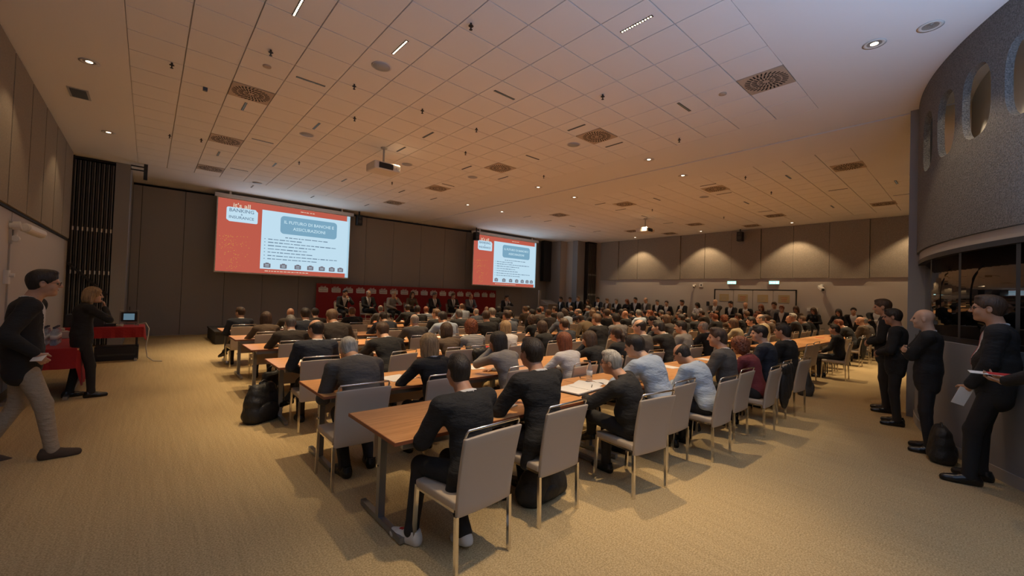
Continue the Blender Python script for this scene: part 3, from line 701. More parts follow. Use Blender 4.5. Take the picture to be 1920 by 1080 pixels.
def ik(S, W, l1, l2, pole):
    S, W = NP(S, float), NP(W, float); D = W-S; L = np.linalg.norm(D); L_ = min(L, (l1+l2)*.995)
    if L > L_: W = S+D/L*L_
    u = D/L; a = (l1*l1-l2*l2+L_*L_)/(2*L_); h = math.sqrt(max(l1*l1-a*a, 0)); p = NP(pole, float); p = p-u*(p@u)
    return S+u*a+unit(p)*h, W
def rotm(ax_, an):
    m_ = Matrix.Rotation(an, 3, Vector(ax_)); return NP([list(r) for r in m_])
def head_prims(Mh, c):       # head-local: x right, y face, z up; rows of F are local axes
    F = Mh.T; P = lambda x, y, z: c+Mh @ NP([x, y, z])
    e = lambda p, r, lab=0, k=.02, sub=False: ell(P(*p), r, F, lab, k, sub)
    L = [e((0, -.012, .035), (.077, .096, .088), k=.03), e((0, .020, -.03), (.060, .070, .080), k=.03), e((0, .062, -.088), (.028, .026, .022), k=.02), e((0, .025, -.075), (.046, .052, .035), k=.02),
         e((.032, .062, -.03), (.028, .025, .03)), e((-.032, .062, -.03), (.028, .025, .03)), cone(P(-.032, .082, .030), P(.032, .082, .030), .010, k=.012),
         e((.031, .098, .008), (.015, .012, .011), k=.008, sub=True), e((-.031, .098, .008), (.015, .012, .011), k=.008, sub=True),
         cone(P(0, .090, .018), P(0, .112, -.020), .008, .012, k=.010), e((.011, .1, -.024), (.009, .01, .008), k=.006), e((-.011, .1, -.024), (.009, .01, .008), k=.006),
         cone(P(-.018, .088, -.052), P(.018, .088, -.052), .007, k=.005, lab=4), e((.031, .082, .008), (.012, .012, .010), 3, .002), e((-.031, .082, .008), (.012, .012, .010), 3, .002)]
    for s_ in (-1, 1): L += [e((s_*.078, -.008, -.004), (.010, .020, .032), k=.006), e((s_*.088, -.005, .002), (.006, .012, .02), k=.004, sub=True)]
    return L
def hand_prims(W, d_, n_, side, curl=.5, r=.0088, lab=0):
    d_ = unit(d_); n_ = unit(NP(n_)-d_*(NP(n_) @ d_)); a = np.cross(d_, n_)*side   # a: towards the thumb
    F = NP([a, d_, n_]); W = NP(W)
    L = [ell(W+d_*.045, (.038, .05, .016), F, lab, .012)]
    for o, l in ((.029, .066), (.010, .076), (-.010, .070), (-.028, .054)):
        b = W+d_*.078+a*o; d1 = unit(d_*math.cos(curl)+n_*math.sin(curl)); d2 = unit(d_*math.cos(curl*2.2)+n_*math.sin(curl*2.2)); m_ = b+d1*l*.5
        L += [cone(b, m_, r, r*.95, lab, .004), cone(m_, m_+d2*l*.5, r*.95, r*.8, lab, .003)]
    t0 = W+d_*.025+a*.028; t1 = t0+unit(a*.65+d_*.7+n_*.3)*.036
    L += [cone(t0, t1, .012, .0105, lab, .008), cone(t1, t1+unit(a*.1+d_*.9+n_*.35)*.028, .0105, .009, lab, .003)]
    return L
SKIN = {}
for k, c in dict(a=(.56, .30, .18), b=(.46, .23, .135), c=(.62, .37, .24)).items(): SKIN[k] = mat('skin_'+k, c, .5, noise=12, col2=tuple(x*.86 for x in c))
M['lip'] = mat('lips', (.36, .12, .09), .5); M['eye'] = mat('eye', (.10, .07, .055), .25)
CLO = {}
for k, (n_, c) in dict(k=('black_cloth', (.014, .013, .013)), n=('navy_cloth', (.018, .022, .034)), g=('grey_cloth', (.085, .075, .068)), d=('dark_brown_cloth', (.045, .034, .026)),
        w=('white_cloth', (.58, .55, .54)), b=('light_blue_cloth', (.40, .47, .56)), e=('beige_cloth', (.42, .33, .19)), r=('brown_cloth', (.10, .065, .04)), t=('pale_grey_cloth', (.23, .21, .195)),
        u=('blue_grey_cloth', (.10, .115, .14)), m=('maroon_cloth', (.16, .025, .03)), c=('khaki_cloth', (.40, .33, .235))).items():
    CLO[k] = mat(n_, c, .85, bump=(18, .45, .02), stretch=(1, 1, 2.6))
def stripes():
    mt = mat('striped_cloth', (.6, .58, .55), .85); nt = mt.node_tree; b = nt.nodes['Principled BSDF']
    tc = nt.nodes.new('ShaderNodeTexCoord'); wv = nt.nodes.new('ShaderNodeTexWave'); wv.bands_direction = 'Z'; wv.inputs['Scale'].default_value = 14
    r = nt.nodes.new('ShaderNodeValToRGB'); r.color_ramp.elements[0].position = .45; r.color_ramp.elements[1].position = .55; r.color_ramp.elements[0].color = (.05, .05, .05, 1); r.color_ramp.elements[1].color = (.55, .52, .5, 1)
    nt.links.new(tc.outputs['Object'], wv.inputs[0]); nt.links.new(wv.outputs[0], r.inputs[0]); nt.links.new(r.outputs[0], b.inputs['Base Color']); return mt
CLO['s'] = stripes()
M['shirt'] = mat('white_shirt', (.55, .54, .53), .8); M['tie'] = mat('dark_tie', (.03, .03, .04), .6); M['redtie'] = mat('red_tie', (.30, .015, .012), .6)
M['trouser'] = mat('dark_trousers', (.016, .015, .016), .85, bump=(16, .4, .02)); M['khaki'] = mat('khaki_trousers', (.36, .29, .205), .85, bump=(14, .7, .03), stretch=(1, 1, 2))
M['shoe'] = mat('black_leather', (.012, .011, .011), .25); M['tanshoe'] = mat('tan_leather', (.28, .085, .035), .35); M['suede'] = mat('brown_suede', (.075, .05, .034), .9)
M['sneaker'] = mat('white_sneaker', (.62, .60, .56), .6); M['sneaker_red'] = mat('red_sneaker_panel', (.38, .02, .02), .6)
HAIRC = {}
for k, c in dict(k=(.030, .020, .014), d=(.085, .046, .025), r=(.26, .075, .028), n=(.19, .105, .052), g=(.20, .185, .165), w=(.50, .46, .39), l=(.44, .28, .135)).items():
    c2 = tuple(x*.5 for x in c)
    HAIRC[k] = mat('hair_'+k, c, .55, noise=26, col2=c2, bump=(60, .6, .01), stretch=(2.2, 2.2, .35))

def pose_person(P):
    """skeleton of a pose -> (primitive lists, frames). All lengths for a 1.75 m person."""
    seated = P.get('seated', True); lean = P.get('lean', .15); side = P.get('side', 0.); fem = P.get('fem', 0)
    H = NP([0, -.02 if seated else 0, .57 if seated else .95])
    s = unit([math.sin(side), math.sin(lean)*math.cos(side), math.cos(lean)*math.cos(side)]); r_ = unit(NP([1, 0, 0])-s*s[0]); f = np.cross(s, r_)
    tw = P.get('twist', 0.); Rt = rotm(s, tw); rs, fs_ = Rt @ r_, Rt @ f
    F = NP([r_, f, s]); Fs = NP([rs, fs_, s]); wd = .92 if fem else 1.07
    bulge = P.get('belly', 0)
    bend = P.get('bend', .3)      # upper back rounds forward
    nb = H+s*.50+f*.05*bend*2; ch = H+s*.34
    sh = {q: H+s*.455+rs*(q*.182*wd)+fs_*(.02+.05*bend)+NP([0, 0, -.005+P.get('shrug', 0)]) for q in (-1, 1)}
    hy, hp, hr = P.get('head', (0, 0, 0))      # yaw (left +), pitch (down +), roll
    Mh = rotm((0, 0, 1), hy) @ rotm((1, 0, 0), -hp) @ rotm((0, 1, 0), hr)
    hc = nb+unit(s*.7+f*(.25+bend*.6)+NP([0, 0, .6]))*.165+Mh @ NP([0, .012, .0])
    T = [ell(H+s*.02-f*.01, (.165*(1.02 if fem else 1), .115, .12), F, 1, .05), ell(H+s*.17+f*.01*bulge, (.142*wd+.02*bulge, .105+.04*bulge, .15), F, 2, .05), ell(ch, (.160*wd, .108, .15), Fs, 2, .05),
         ell(H+s*.43-f*.01+f*.03*bend, (.150*wd, .088, .085), Fs, 2, .05)]
    if fem: T += [ell(ch+s*.03+fs_*.085+rs*q*.07, (.055, .05, .055), Fs, 2, .03) for q in (-1, 1)]
    for q in (-1, 1): T += [cone(H+s*.47+rs*q*.05, sh[q], .052, .055, 2, .04)]
    neck = [cone(H+s*.46+f*.02*bend, hc+Mh @ NP([0, -.03, -.06]), .060*wd, .055*wd, 0, .025)]
    arms = {}; A = []; J = []
    for q, key in ((-1, 'L'), (1, 'R')):
        W, pole, hd, hn, cu = P[key]
        if P.get('rel'): W = NP(W)
        E, W = ik(sh[q], NP(W), .285, .255, NP(pole))
        arms[q] = (sh[q], E, W)
        A += [cone(sh[q], E, .048*wd, .038*wd, 2, .03), cone(E, W, .038*wd, .024*wd, 2, .02), cone(E+(W-E)*.86, W+unit(W-E)*.012, .027*wd, .024*wd, 0, .012)]
        A += hand_prims(W, hd, hn, -q if P.get('thumbswap') else q, cu)
        J += [cone(sh[q], E, .068*wd, .057*wd, 0, .035), cone(E, E+(W-E)*.90, .057*wd, .043*wd, 0, .02)]
        if P.get('cuff', 1): J += [cone(E+(W-E)*.90, E+(W-E)*.95, .034*wd, .033*wd, 1, .003)]
    G = []; shoes = []
    for q, key in ((-1, 'LL'), (1, 'LR')):
        hip = H+NP([q*.088, 0, -.02 if seated else -.03])
        K, An, toe = (NP(x, float) for x in P[key])
        G += [cone(hip, K, .090, .064, 1, .05), cone(K, An, .064, .048, 1, .025), cone(An+(K-An)*.07, An, .05, .052, 1, .01), cone(An, An-NP([0, 0, .035]), .036, .034, 1, .01)]
        ty = unit(toe); shoes.append((An, ty))
    hem = []
    if seated: hem = [ell(H+s*.03-f*.025, (.182*wd, .125, .13), F, 0, .05)]
    else: hem = [ell(H+NP([0, .01, -.07]), (.162*wd, .125, .16), None, 0, .05), ell(H+s*.05, (.182*wd, .135, .13), F, 0, .05)]+[cone(H+s*.02+NP([q*.06, 0, 0]), H+NP([q*.070, 0, -.16]), .100, .104, 0, .05) for q in (-1, 1)]
    Jk = hem+[ell(H+s*.17+f*.01*bulge, (.160*wd+.025*bulge, .122+.045*bulge, .16), F, 0, .05), ell(ch, (.176*wd, .122, .155), Fs, 0, .05), ell(H+s*.43-f*.012+f*.03*bend, (.166*wd, .100, .088), Fs, 0, .05)]
    if fem: Jk += [ell(ch+s*.03+fs_*.09+rs*q*.07, (.06, .055, .06), Fs, 0, .03) for q in (-1, 1)]
    for q in (-1, 1): Jk += [cone(H+s*.475+rs*q*.045, sh[q], .060, .066, 0, .035)]
    nbc = H+s*.505+f*.02*bend
    Jk += [ell(nbc-s*.008, (.066*wd, .064*wd, .03), F, 0, .012), ell(nbc+s*.024+f*.004, (.0635*wd, .0625*wd, .016), F, 1, .003)]
    if P.get('tails'):      # jacket skirt hanging over the seat at the sides
        for q in P['tails']: Jk += [cone(H+NP([q*.15, -.02, .0]), H+NP([q*.175, .02, -.17]), .06, .045, 0, .05)]
    return dict(body=T+neck+A+G+head_prims(Mh, hc), jack=Jk+J, H=H, s=s, f=fs_, r=rs, Mh=Mh, hc=hc, shoes=shoes, arms=arms)
def shoe_mesh(name, mt, vox=.007, lab2=None):
    pr = [cone((0, -.045, .045), (0, .04, .045), .044, .040, 0, .03), cone((0, .04, .040), (0, .165, .028), .040, .030, 0, .03), cone((-.012, .1, .026), (.012, .1, .026), .034, .034, 0, .03), cone((0, -.05, .02), (0, .15, .018), .038, .036, 0, .02), cone((0, -.03, .06), (0, -.035, .10), .042, .040, 0, .02)]
    if lab2: pr += [cone((0, .03, .075), (0, .09, .058), .020, .018, 1, .008)]
    op = lambda X, Y, Z: np.maximum(-Z+.0+X*0, np.maximum(Z-.098+Y*0, -.2+X*0))
    return skinmesh(name, pr, vox, [mt]+([lab2] if lab2 else []), cut=op)
SHOE = {'k': shoe_mesh('shoe', M['shoe']), 't': shoe_mesh('shoe', M['tanshoe']), 's': shoe_mesh('shoe', M['suede']), 'w': shoe_mesh('shoe', M['sneaker'], .006, M['sneaker_red'])}
def make_hair():
    H_ = {}; g = HAIRC['k']
    sk = lambda o: ell((0, -.014, .036), (.077+o, .096+o, .088+o), k=.03)
    nape = ell((0, -.045, -.03), (.066, .055, .06), k=.03)
    hl = lambda X, Y, Z: -(Z+.028-.95*Y)*.7
    def thin(g_, t_=.010, ht=hl):      # hair gets thinner towards the hairline
        return lambda X, Y, Z: g_(X, Y, Z)+t_*np.exp(-np.maximum(-ht(X, Y, Z), 0)/.014)
    ears = [ell((q*.087, -.004, -.006), (.020, .026, .036), k=.006, sub=True) for q in (-1, 1)]
    wav = lambda a: (lambda X, Y, Z: a*np.sin(np.arctan2(X, Y+.02)*26+Z*30)*np.cos(Z*40+X*30))
    H_['S'] = skinmesh('hair', [sk(.014), nape, ell((0, .040, .108), (.055, .045, .025), k=.02)]+ears, .006, [g], thin(wav(.0022), .011), hl)
    H_['Z'] = skinmesh('hair', [sk(.005), nape, ell((0, .01, .10), (.058, .080, .040), k=.015)]+ears, .006, [g], thin(wav(.001), .004), hl)
    top = lambda X, Y, Z: np.maximum(hl(X, Y, Z), (Z-.072+Y*.5)*.9)
    H_['R'] = skinmesh('hair', [sk(.008), nape]+ears, .006, [g], thin(wav(.001), .008, top), top)
    H_['U'] = skinmesh('hair', [sk(.012), nape, ell((0, .03, .11), (.06, .055, .03), k=.02), ell((0, -.07, -.03), (.07, .045, .08), k=.03)]+ears, .006, [g], thin(wav(.004)), hl)
    face = lambda X, Y, Z: -(np.sqrt((X/.062)**2+((Y-.10)/.072)**2+((Z+.025)/.098)**2)-1)*.06
    def long(name, z1, y1, wd):
        pr = [sk(.020), ell((0, -.05, -.04), (.088, .062, .10), k=.05), cone((0, -.065, -.06), (0, y1, z1), .062, wd, k=.05), cone((-.052, -.035, -.05), (-.06, y1+.02, z1+.03), .042, wd*.6, k=.04), cone((.052, -.035, -.05), (.06, y1+.02, z1+.03), .042, wd*.6, k=.04), cone((-.078, .0, .0), (-.078, -.01, -.10), .022, .026, k=.03), cone((.078, .0, .0), (.078, -.01, -.10), .022, .026, k=.03)]
        return skinmesh('hair', pr, .0065, [g], lambda X, Y, Z: .0035*np.sin(np.arctan2(X, Y+.03)*30+np.sin(Z*25)*1.2), lambda X, Y, Z: np.maximum(face(X, Y, Z), -1+X))
    H_['L'] = long('hair', -.27, -.095, .05); H_['O'] = long('hair', -.11, -.06, .05)
    H_['C'] = skinmesh('hair', [sk(.034), ell((0, -.05, -.05), (.10, .075, .10), k=.04), ell((.07, -.01, -.04), (.045, .05, .07), k=.03), ell((-.07, -.01, -.04), (.045, .05, .07), k=.03)], .0065, [g], lambda X, Y, Z: .009*np.sin(X*130+Z*40)*np.sin(Y*120)*np.sin(Z*125+X*50), face)
    H_['P'] = skinmesh('hair', [sk(.012), nape, cone((0, -.105, .03), (0, -.135, -.02), .024, .032, k=.02), cone((0, -.135, -.02), (0, -.125, -.19), .034, .014, k=.02)], .006, [g], wav(.0012), lambda X, Y, Z: np.where(Y < -.09, -1, hl(X, Y, Z)))
    return H_
HAIR = make_hair()
_glm = MB()
for q in (-1, 1):
    ring = [(q*.032+.021*math.cos(t), .104, .008+.017*math.sin(t)) for t in [2*PI*i/14 for i in range(15)]]
    _glm.tube(ring, .0017, 5); _glm.tube([(q*.053, .103, .012), (q*.079, .06, .014), (q*.083, -.01, .010)], .0018, 5)
_glm.tube([(-.011, .105, .012), (.011, .105, .012)], .0017, 5)
GLASSES = _glm.mesh('glasses', M['black'], True)
LIB = {}
def build_pose(key, P, vb=.009, vj=.0095):
    G = pose_person(P)
    me = skinmesh('person', G['body'], vb, [SKIN['a'], M['trouser'], M['shirt'], M['eye'], M['lip']])
    H, s, f, r_ = G['H'], G['s'], G['f'], G['r']; tie = P.get('tie')
    def rl(V, L):
        d = V-H; a = d@s; fx = d@f; rx = d@r_; op = .012+.085*np.clip((a-.14)/.30, 0, 1)
        front = (fx > .045) & (a > .10) & (a < .52)
        L = L.copy()
        if P.get('open', 1): L[front & (np.abs(rx) < op)] = 1
        if tie: L[front & (np.abs(rx) < .02)] = 2
        return L
    folds = lambda X, Y, Z: .0028*np.sin(X*38+Z*21)*np.sin(Z*33-X*12+Y*17)
    jk = skinmesh('jacket', G['jack'], vj, [CLO['k'], M['shirt'], M['redtie'] if tie == 2 else M['tie']], disp=folds, relabel=rl)
    LIB[key] = (me, jk, G)
def link_mat(o, slot, mt): o.material_slots[slot].link = 'OBJECT'; o.material_slots[slot].material = mt
def person(key, loc, rz, sc, label, hair='S', hcol='k', cloth='k', skin='a', trousers=None, shoes='k', glasses=False, group=None, plain=False, ref=None):
    me, jk, G = LIB[key]
    o = obj('person', me, None, loc, rz); o.scale = (sc, sc, sc); tag(o, label, 'person', group)
    if skin != 'a': link_mat(o, 0, SKIN[skin])
    if trousers: link_mat(o, 1, M[trousers])
    j = obj('jacket' if not plain else 'shirt', jk, o); link_mat(j, 0, CLO[cloth])
    if plain: link_mat(j, 1, CLO[cloth]); link_mat(j, 2, CLO[cloth])
    elif cloth in 'bwts': link_mat(j, 1, CLO[cloth])
    if hair != 'B':
        h = obj('hair', HAIR[hair], o); h.matrix_local = Matrix.Translation(Vector(G['hc'])) @ Matrix([list(r) for r in G['Mh']]).to_4x4(); link_mat(h, 0, HAIRC[hcol])
    if glasses:
        h = obj('glasses', GLASSES, o); h.matrix_local = Matrix.Translation(Vector(G['hc'])) @ Matrix([list(r) for r in G['Mh']]).to_4x4()
    for An, t in G['shoes']:
        s_ = obj('shoe', SHOE[shoes], o, tuple(An-NP([0, 0, .085])), math.atan2(-t[0], t[1]))
        if t[2] < -.05: s_.rotation_euler.x = -.35
    return o
# wrist target, elbow pole, hand direction, palm normal, finger curl
ON_T = lambda x, y=.46, z=.785: (x, y, z)
LEGS = dict(LL=((-.11, .40, .50), (-.12, .36, .085), (-.1, 1, 0)), LR=((.11, .40, .50), (.13, .34, .085), (.1, 1, 0)))
LEGB = dict(LL=((-.10, .36, .50), (-.11, .12, .085), (-.1, 1, 0)), LR=((.11, .38, .50), (.15, .20, .085), (.2, 1, 0)))
LEGX = dict(LL=((-.10, .40, .50), (-.10, .36, .085), (-.1, 1, 0)), LR=((-.02, .42, .60), (-.22, .50, .28), (-.5, 1, -.1)))
dn = (0, 0, -1)
def seat(**k):
    b = dict(seated=True); b.update(LEGS); b.update(k); return b
POSES = {
 'table': seat(lean=.20, L=(ON_T(-.12), (-1, -.2, -.6), (.5, .8, 0), dn, .25), R=(ON_T(.14), (1, -.2, -.6), (-.5, .8, 0), dn, .25)),
 'lean': seat(lean=.38, bend=.6, head=(.1, .25, 0), L=(ON_T(-.08, .47), (-1, -.1, -.4), (.8, .5, 0), dn, .2), R=(ON_T(.12, .45), (1, -.1, -.4), (-.8, .5, 0), dn, .2), **LEGB),
 'lap': seat(lean=.05, bend=.2, head=(.08, .05, 0), L=((-.07, .30, .66), (-1, -.5, -.3), (.5, .8, -.2), dn, .4), R=((.09, .30, .66), (1, -.5, -.3), (-.5, .8, -.2), dn, .4)),
 'turn': seat(lean=.12, twist=-.12, head=(-.45, .02, .0), L=(ON_T(-.10, .44), (-1, -.2, -.6), (.5, .8, 0), dn, .3), R=((.12, .30, .66), (1, -.5, -.3), (-.4, .8, -.2), dn, .4)),
 'left': seat(lean=.10, twist=.12, head=(.55, .05, .0), L=((-.10, .30, .66), (-1, -.5, -.3), (.5, .8, -.2), dn, .4), R=(ON_T(.10, .44), (1, -.2, -.6), (-.5, .8, 0), dn, .3), **LEGX),
 'chin': seat(lean=.26, bend=.5, head=(.25, .1, .1), L=((-.06, .33, 1.09), (-1, -.1, -1), (.3, .0, 1), (0, -1, 0), 1.1), R=(ON_T(.05, .44), (1, -.2, -.6), (-.8, .6, 0), dn, .3)),
 'crossed': seat(lean=-.02, bend=.2, head=(.15, .0, 0), L=((.10, .20, .88), (-1, .2, -.6), (1, .15, .1), (0, -1, 0), .4), R=((-.08, .215, .91), (1, .2, -.6), (-1, .1, .1), (0, -1, 0), .4), **LEGX),
 'deep': seat(lean=.52, bend=.9, head=(.0, .55, 0), L=(ON_T(-.06, .46), (-.8, -.5, -.6), (.8, .5, 0), dn, .2), R=(ON_T(.08, .46), (.8, -.5, -.6), (-.8, .5, 0), dn, .2), **LEGB),
 'ftable': seat(lean=.20, fem=1, head=(.05, .05, 0), L=(ON_T(-.12, .44), (-1, -.2, -.6), (.5, .8, 0), dn, .25), R=(ON_T(.14, .44), (1, -.2, -.6), (-.5, .8, 0), dn, .25)),
 'fchin': seat(lean=.28, fem=1, bend=.5, head=(.35, .1, .1), L=((-.05, .33, 1.07), (-1, -.1, -1), (.3, .0, 1), (0, -1, 0), 1.1), R=(ON_T(.05, .42), (1, -.2, -.6), (-.8, .6, 0), dn, .3), **LEGB),
}
def stand(**k):
    b = dict(seated=False, lean=.02, bend=.15, LL=((-.10, .02, .50), (-.11, -.02, .085), (-.2, 1, 0)), LR=((.10, .02, .50), (.12, -.02, .085), (.2, 1, 0))); b.update(k); return b
SP = {
 'folded': stand(lean=-.03, L=((.11, .20, 1.20), (-1, .1, -.7), (1, .2, .1), (0, -1, 0), .4), R=((-.10, .22, 1.225), (1, .1, -.7), (-1, .1, .05), (0, -1, 0), .4), head=(.0, .03, 0)),
 'clasp': stand(lean=-.03, L=((-.05, .21, 1.05), (-1, -.6, -.2), (.8, .3, -.3), (0, -1, 0), .6), R=((.06, .22, 1.05), (1, -.6, -.2), (-.8, .3, -.3), (0, -1, 0), .6), head=(.0, .12, 0)),
 'relaxed': stand(L=((-.27, .05, .88), (-.6, -1, 0), (0, .15, -1), (1, 0, 0), .4), R=((.27, .05, .88), (.6, -1, 0), (0, .15, -1), (-1, 0, 0), .4)),
 'holding': stand(L=((-.08, .27, 1.12), (-1, -.5, -.4), (.3, .8, .2), (0, 0, 1), .6), R=((.27, .05, .88), (.6, -1, 0), (0, .15, -1), (-1, 0, 0), .4), head=(.2, .15, 0)),
 'fphone': stand(fem=1, L=((-.08, .25, 1.12), (-1, -.5, -.4), (.5, .6, .3), (0, 0, 1), .7), R=((.09, .25, 1.10), (1, -.5, -.4), (-.5, .6, .3), (0, 0, 1), .7), head=(-.1, .3, 0)),
}

# ------------------------------------------------------------------ furniture
ROWW = ['', 'nearest', 'second', 'third', 'fourth', 'fifth', 'sixth', 'seventh']
def chair_meshes():
    D = {}
    # curved tall back: grid surface with thickness
    def slabgrid(fn, nu, nv, th, mt, name):
        vs_ = []; fs = []
        for s_ in (0, 1):
            for j in range(nv+1):
                for i in range(nu+1): vs_.append(fn(i/nu, j/nv, s_*th))
        W_ = nu+1; L_ = W_*(nv+1)
        for j in range(nv):
            for i in range(nu):
                a = j*W_+i; fs.append((a, a+1, a+W_+1, a+W_)); fs.append((L_+a, L_+a+W_, L_+a+W_+1, L_+a+1))
        for i in range(nu): fs.append((i+1, i, L_+i, L_+i+1)); b = nv*W_; fs.append((b+i, b+i+1, L_+b+i+1, L_+b+i))
        for j in range(nv): a = j*W_; fs.append((a, a+W_, L_+a+W_, L_+a)); a += nu; fs.append((a+W_, a, L_+a, L_+a+W_))
        mb = MB(); mb.add(vs_, fs); return mb.mesh(name, mt, True)
    D['backrest'] = slabgrid(lambda u, v, t: ((u-.5)*(.445+.035*v), -.205-.075*v**1.6-.012*(1-(2*u-1)**2)-t, .36+.50*v-.008*(2*u-1)**2*v), 8, 8, .028, M['chair'], 'backrest')
    D['seat'] = slabgrid(lambda u, v, t: ((u-.5)*.455, -.21+.43*v, .452+.010*math.sin(PI*u)*math.sin(PI*v)-t), 6, 6, .055, M['chair'], 'seat')
    lg = MB()
    D['leg_b'] = MB().tube([(0, -.222, .37), (0, -.235, 0)], .0125, square=True).mesh('leg', M['chrome'])
    D['leg_f'] = MB().tube([(0, .205, .42), (0, .225, 0)], .0125, square=True).mesh('leg', M['chrome'])
    D['handle'] = MB().tube([(-.222, -.27, .82), (-.221, -.292, .880), (-.212, -.297, .897), (.212, -.297, .897), (.221, -.292, .880), (.222, -.27, .82)], .008, 8).mesh('handle', M['chrome'], True)
    D['frame'] = MB().tube([(-.215, -.2, .395), (-.215, .2, .395), (.215, .2, .395), (.215, -.2, .395)], .011, square=True).mesh('seat_frame', M['chrome'])
    return D
CH = chair_meshes()
def chair(x, y, rz, label, z=0, group='cream conference chairs at the tables', name='conference_chair'):
    e = empty(name, (x, y, z), rz); tag(e, label, 'chair', group)
    bevel(obj('backrest', CH['backrest'], e), .008, 2, 50); bevel(obj('seat', CH['seat'], e), .012, 2, 50)
    for q in (-1, 1): obj('leg', CH['leg_b'], e, (q*.222, 0, 0)); obj('leg', CH['leg_f'], e, (q*.222, 0, 0))
    obj('handle', CH['handle'], e); obj('seat_frame', CH['frame'], e)
    return e
TL, TD = 2.46, .80
tt = MB().box((0, 0, .715), (TL-.012, TD, .74)).mesh('tabletop', M['wood'])
te = MB().box((-.002, -.004, .716), (TL-.010, 0, .739)).box((-.002, TD, .716), (TL-.010, TD+.004, .739)).box((-.006, -.004, .716), (0, TD+.004, .739)).box((TL-.012, -.004, .716), (TL-.008, TD+.004, .739)).mesh('edge_band', M['woodedge'])
tb = MB().box((.08, .05, .665), (TL-.09, .085, .712)).box((.08, TD-.085, .665), (TL-.09, TD-.05, .712)).mesh('beam', M['tablesteel'])
tlg = MB().box((-.025, .44, .05), (.025, .49, .70)).box((-.02, .06, .66), (.02, TD-.06, .70)).mesh('column', M['tablesteel'])
tft = MB().tube([(0, .10, .03), (0, .78, .03)], .022, square=True).mesh('foot', M['tablesteel'])
tmp_ = MB().box((.16, TD-.12, .40), (TL-.17, TD-.105, .665)).mesh('modesty_panel', M['chair'])
tsc = MB().cyl((-.028, .465, .42), (-.04, .465, .42), .012, 8).mesh('knob', M['chrome'])
def table(x, y, label):
    e = empty('conference_table', (x, y, 0)); tag(e, label, 'table', 'beech conference tables')
    bevel(obj('tabletop', tt, e), .002, 1); obj('edge_band', te, e); obj('beam', tb, e); obj('modesty_panel', tmp_, e)
    for lx in (.13, TL-.15):
        l = obj('column', tlg, e, (lx, 0, 0)); obj('foot', tft, e, (lx, 0, 0)); obj('knob', tsc, l)
YN = [0, 2.46, 3.88, 5.57, 7.33, 8.85, 10.65, 12.2]
for r in range(1, 8):
    for k in range(3):
        if r == 7 and k == 0: continue
        table(1.22+k*TL, YN[r], 'beech conference table with grey T legs, %s from the left in the %s row' % (ordw(k+1), ROWW[r]))
    for k in range(3):
        table(10.3+k*TL, YN[r]+.32, 'beech conference table in the far section, %s from the aisle in the %s row' % (ordw(k+1), ROWW[r]))

# ------------------------------------------------------------------ audience
POSES['near1'] = seat(lean=.16, bend=.45, side=-.03, head=(-.12, .05, .0), L=((-.12, .40, .79), (-1, -.5, -1.1), (.9, .5, 0), dn, .3), R=((.05, .45, .79), (1, -.2, -.5), (-.9, .5, 0), dn, .3), tails=(-1, 1),
    LL=((-.20, .36, .52), (-.27, .33, .085), (-.35, 1, 0)), LR=((.06, .40, .50), (.0, .06, .095), (.1, 1, -.2)))
POSES['near2'] = seat(lean=.15, bend=.3, head=(-.05, .0, .0), L=((-.10, .40, .79), (-1, -.5, -.6), (.5, .8, 0), dn, .3), R=((.16, .40, .79), (1, -.3, -.6), (-.6, .8, 0), dn, .3), tails=(-1, 1))
POSES['near3'] = seat(lean=.16, side=-.16, bend=.7, belly=1, twist=.25, head=(.30, .10, -.10), L=((-.20, .46, .80), (-1, -.2, -.5), (.9, .4, .1), dn, .4), R=((.0, .42, .82), (1, -.2, -.4), (-.9, .4, 0), dn, .3), cuff=0, LL=((-.16, .40, .62), (.10, .60, .35), (.3, 1, -.2)), LR=((.10, .40, .50), (.08, .38, .085), (.1, 1, 0)), open=0)
POSES['near4'] = seat(lean=.36, bend=.6, side=-.05, head=(.15, .25, 0), L=((-.10, .47, .785), (-1, -.1, -.4), (.8, .5, 0), dn, .2), R=((.12, .45, .785), (1, -.1, -.4), (-.8, .5, 0), dn, .2))
POSES['near5'] = seat(lean=.30, bend=.8, head=(.10, .50, 0), L=((-.05, .40, .78), (-1, -.4, -.6), (.7, .7, 0), dn, .3), R=((.08, .40, .78), (1, -.4, -.6), (-.7, .7, 0), dn, .3))
POSES['near6'] = seat(lean=.20, fem=1, bend=.5, head=(.25, .2, .05), L=((-.10, .40, .785), (-1, -.2, -.5), (.6, .8, 0), dn, .3), R=((.10, .38, .785), (1, -.2, -.5), (-.6, .8, 0), dn, .3))
CW = dict(k='black', n='navy', g='grey', d='dark brown', w='white', b='light blue', e='beige', r='brown', t='pale grey', u='blue-grey', m='maroon', s='striped')
PW = dict(table='with arms on table', lean='leaning forward', lap='with hands in the lap', turn='looking to the right', left='looking to the left', chin='with chin in hand', crossed='with arms crossed',
    deep='bent low forward', ftable='reaching onto the table', fchin='touching the face', near1='with one elbow resting', near2='sitting upright', near3='twisted sideways on the chair', near4='leaning over the papers', near5='looking down', near6='looking sideways')
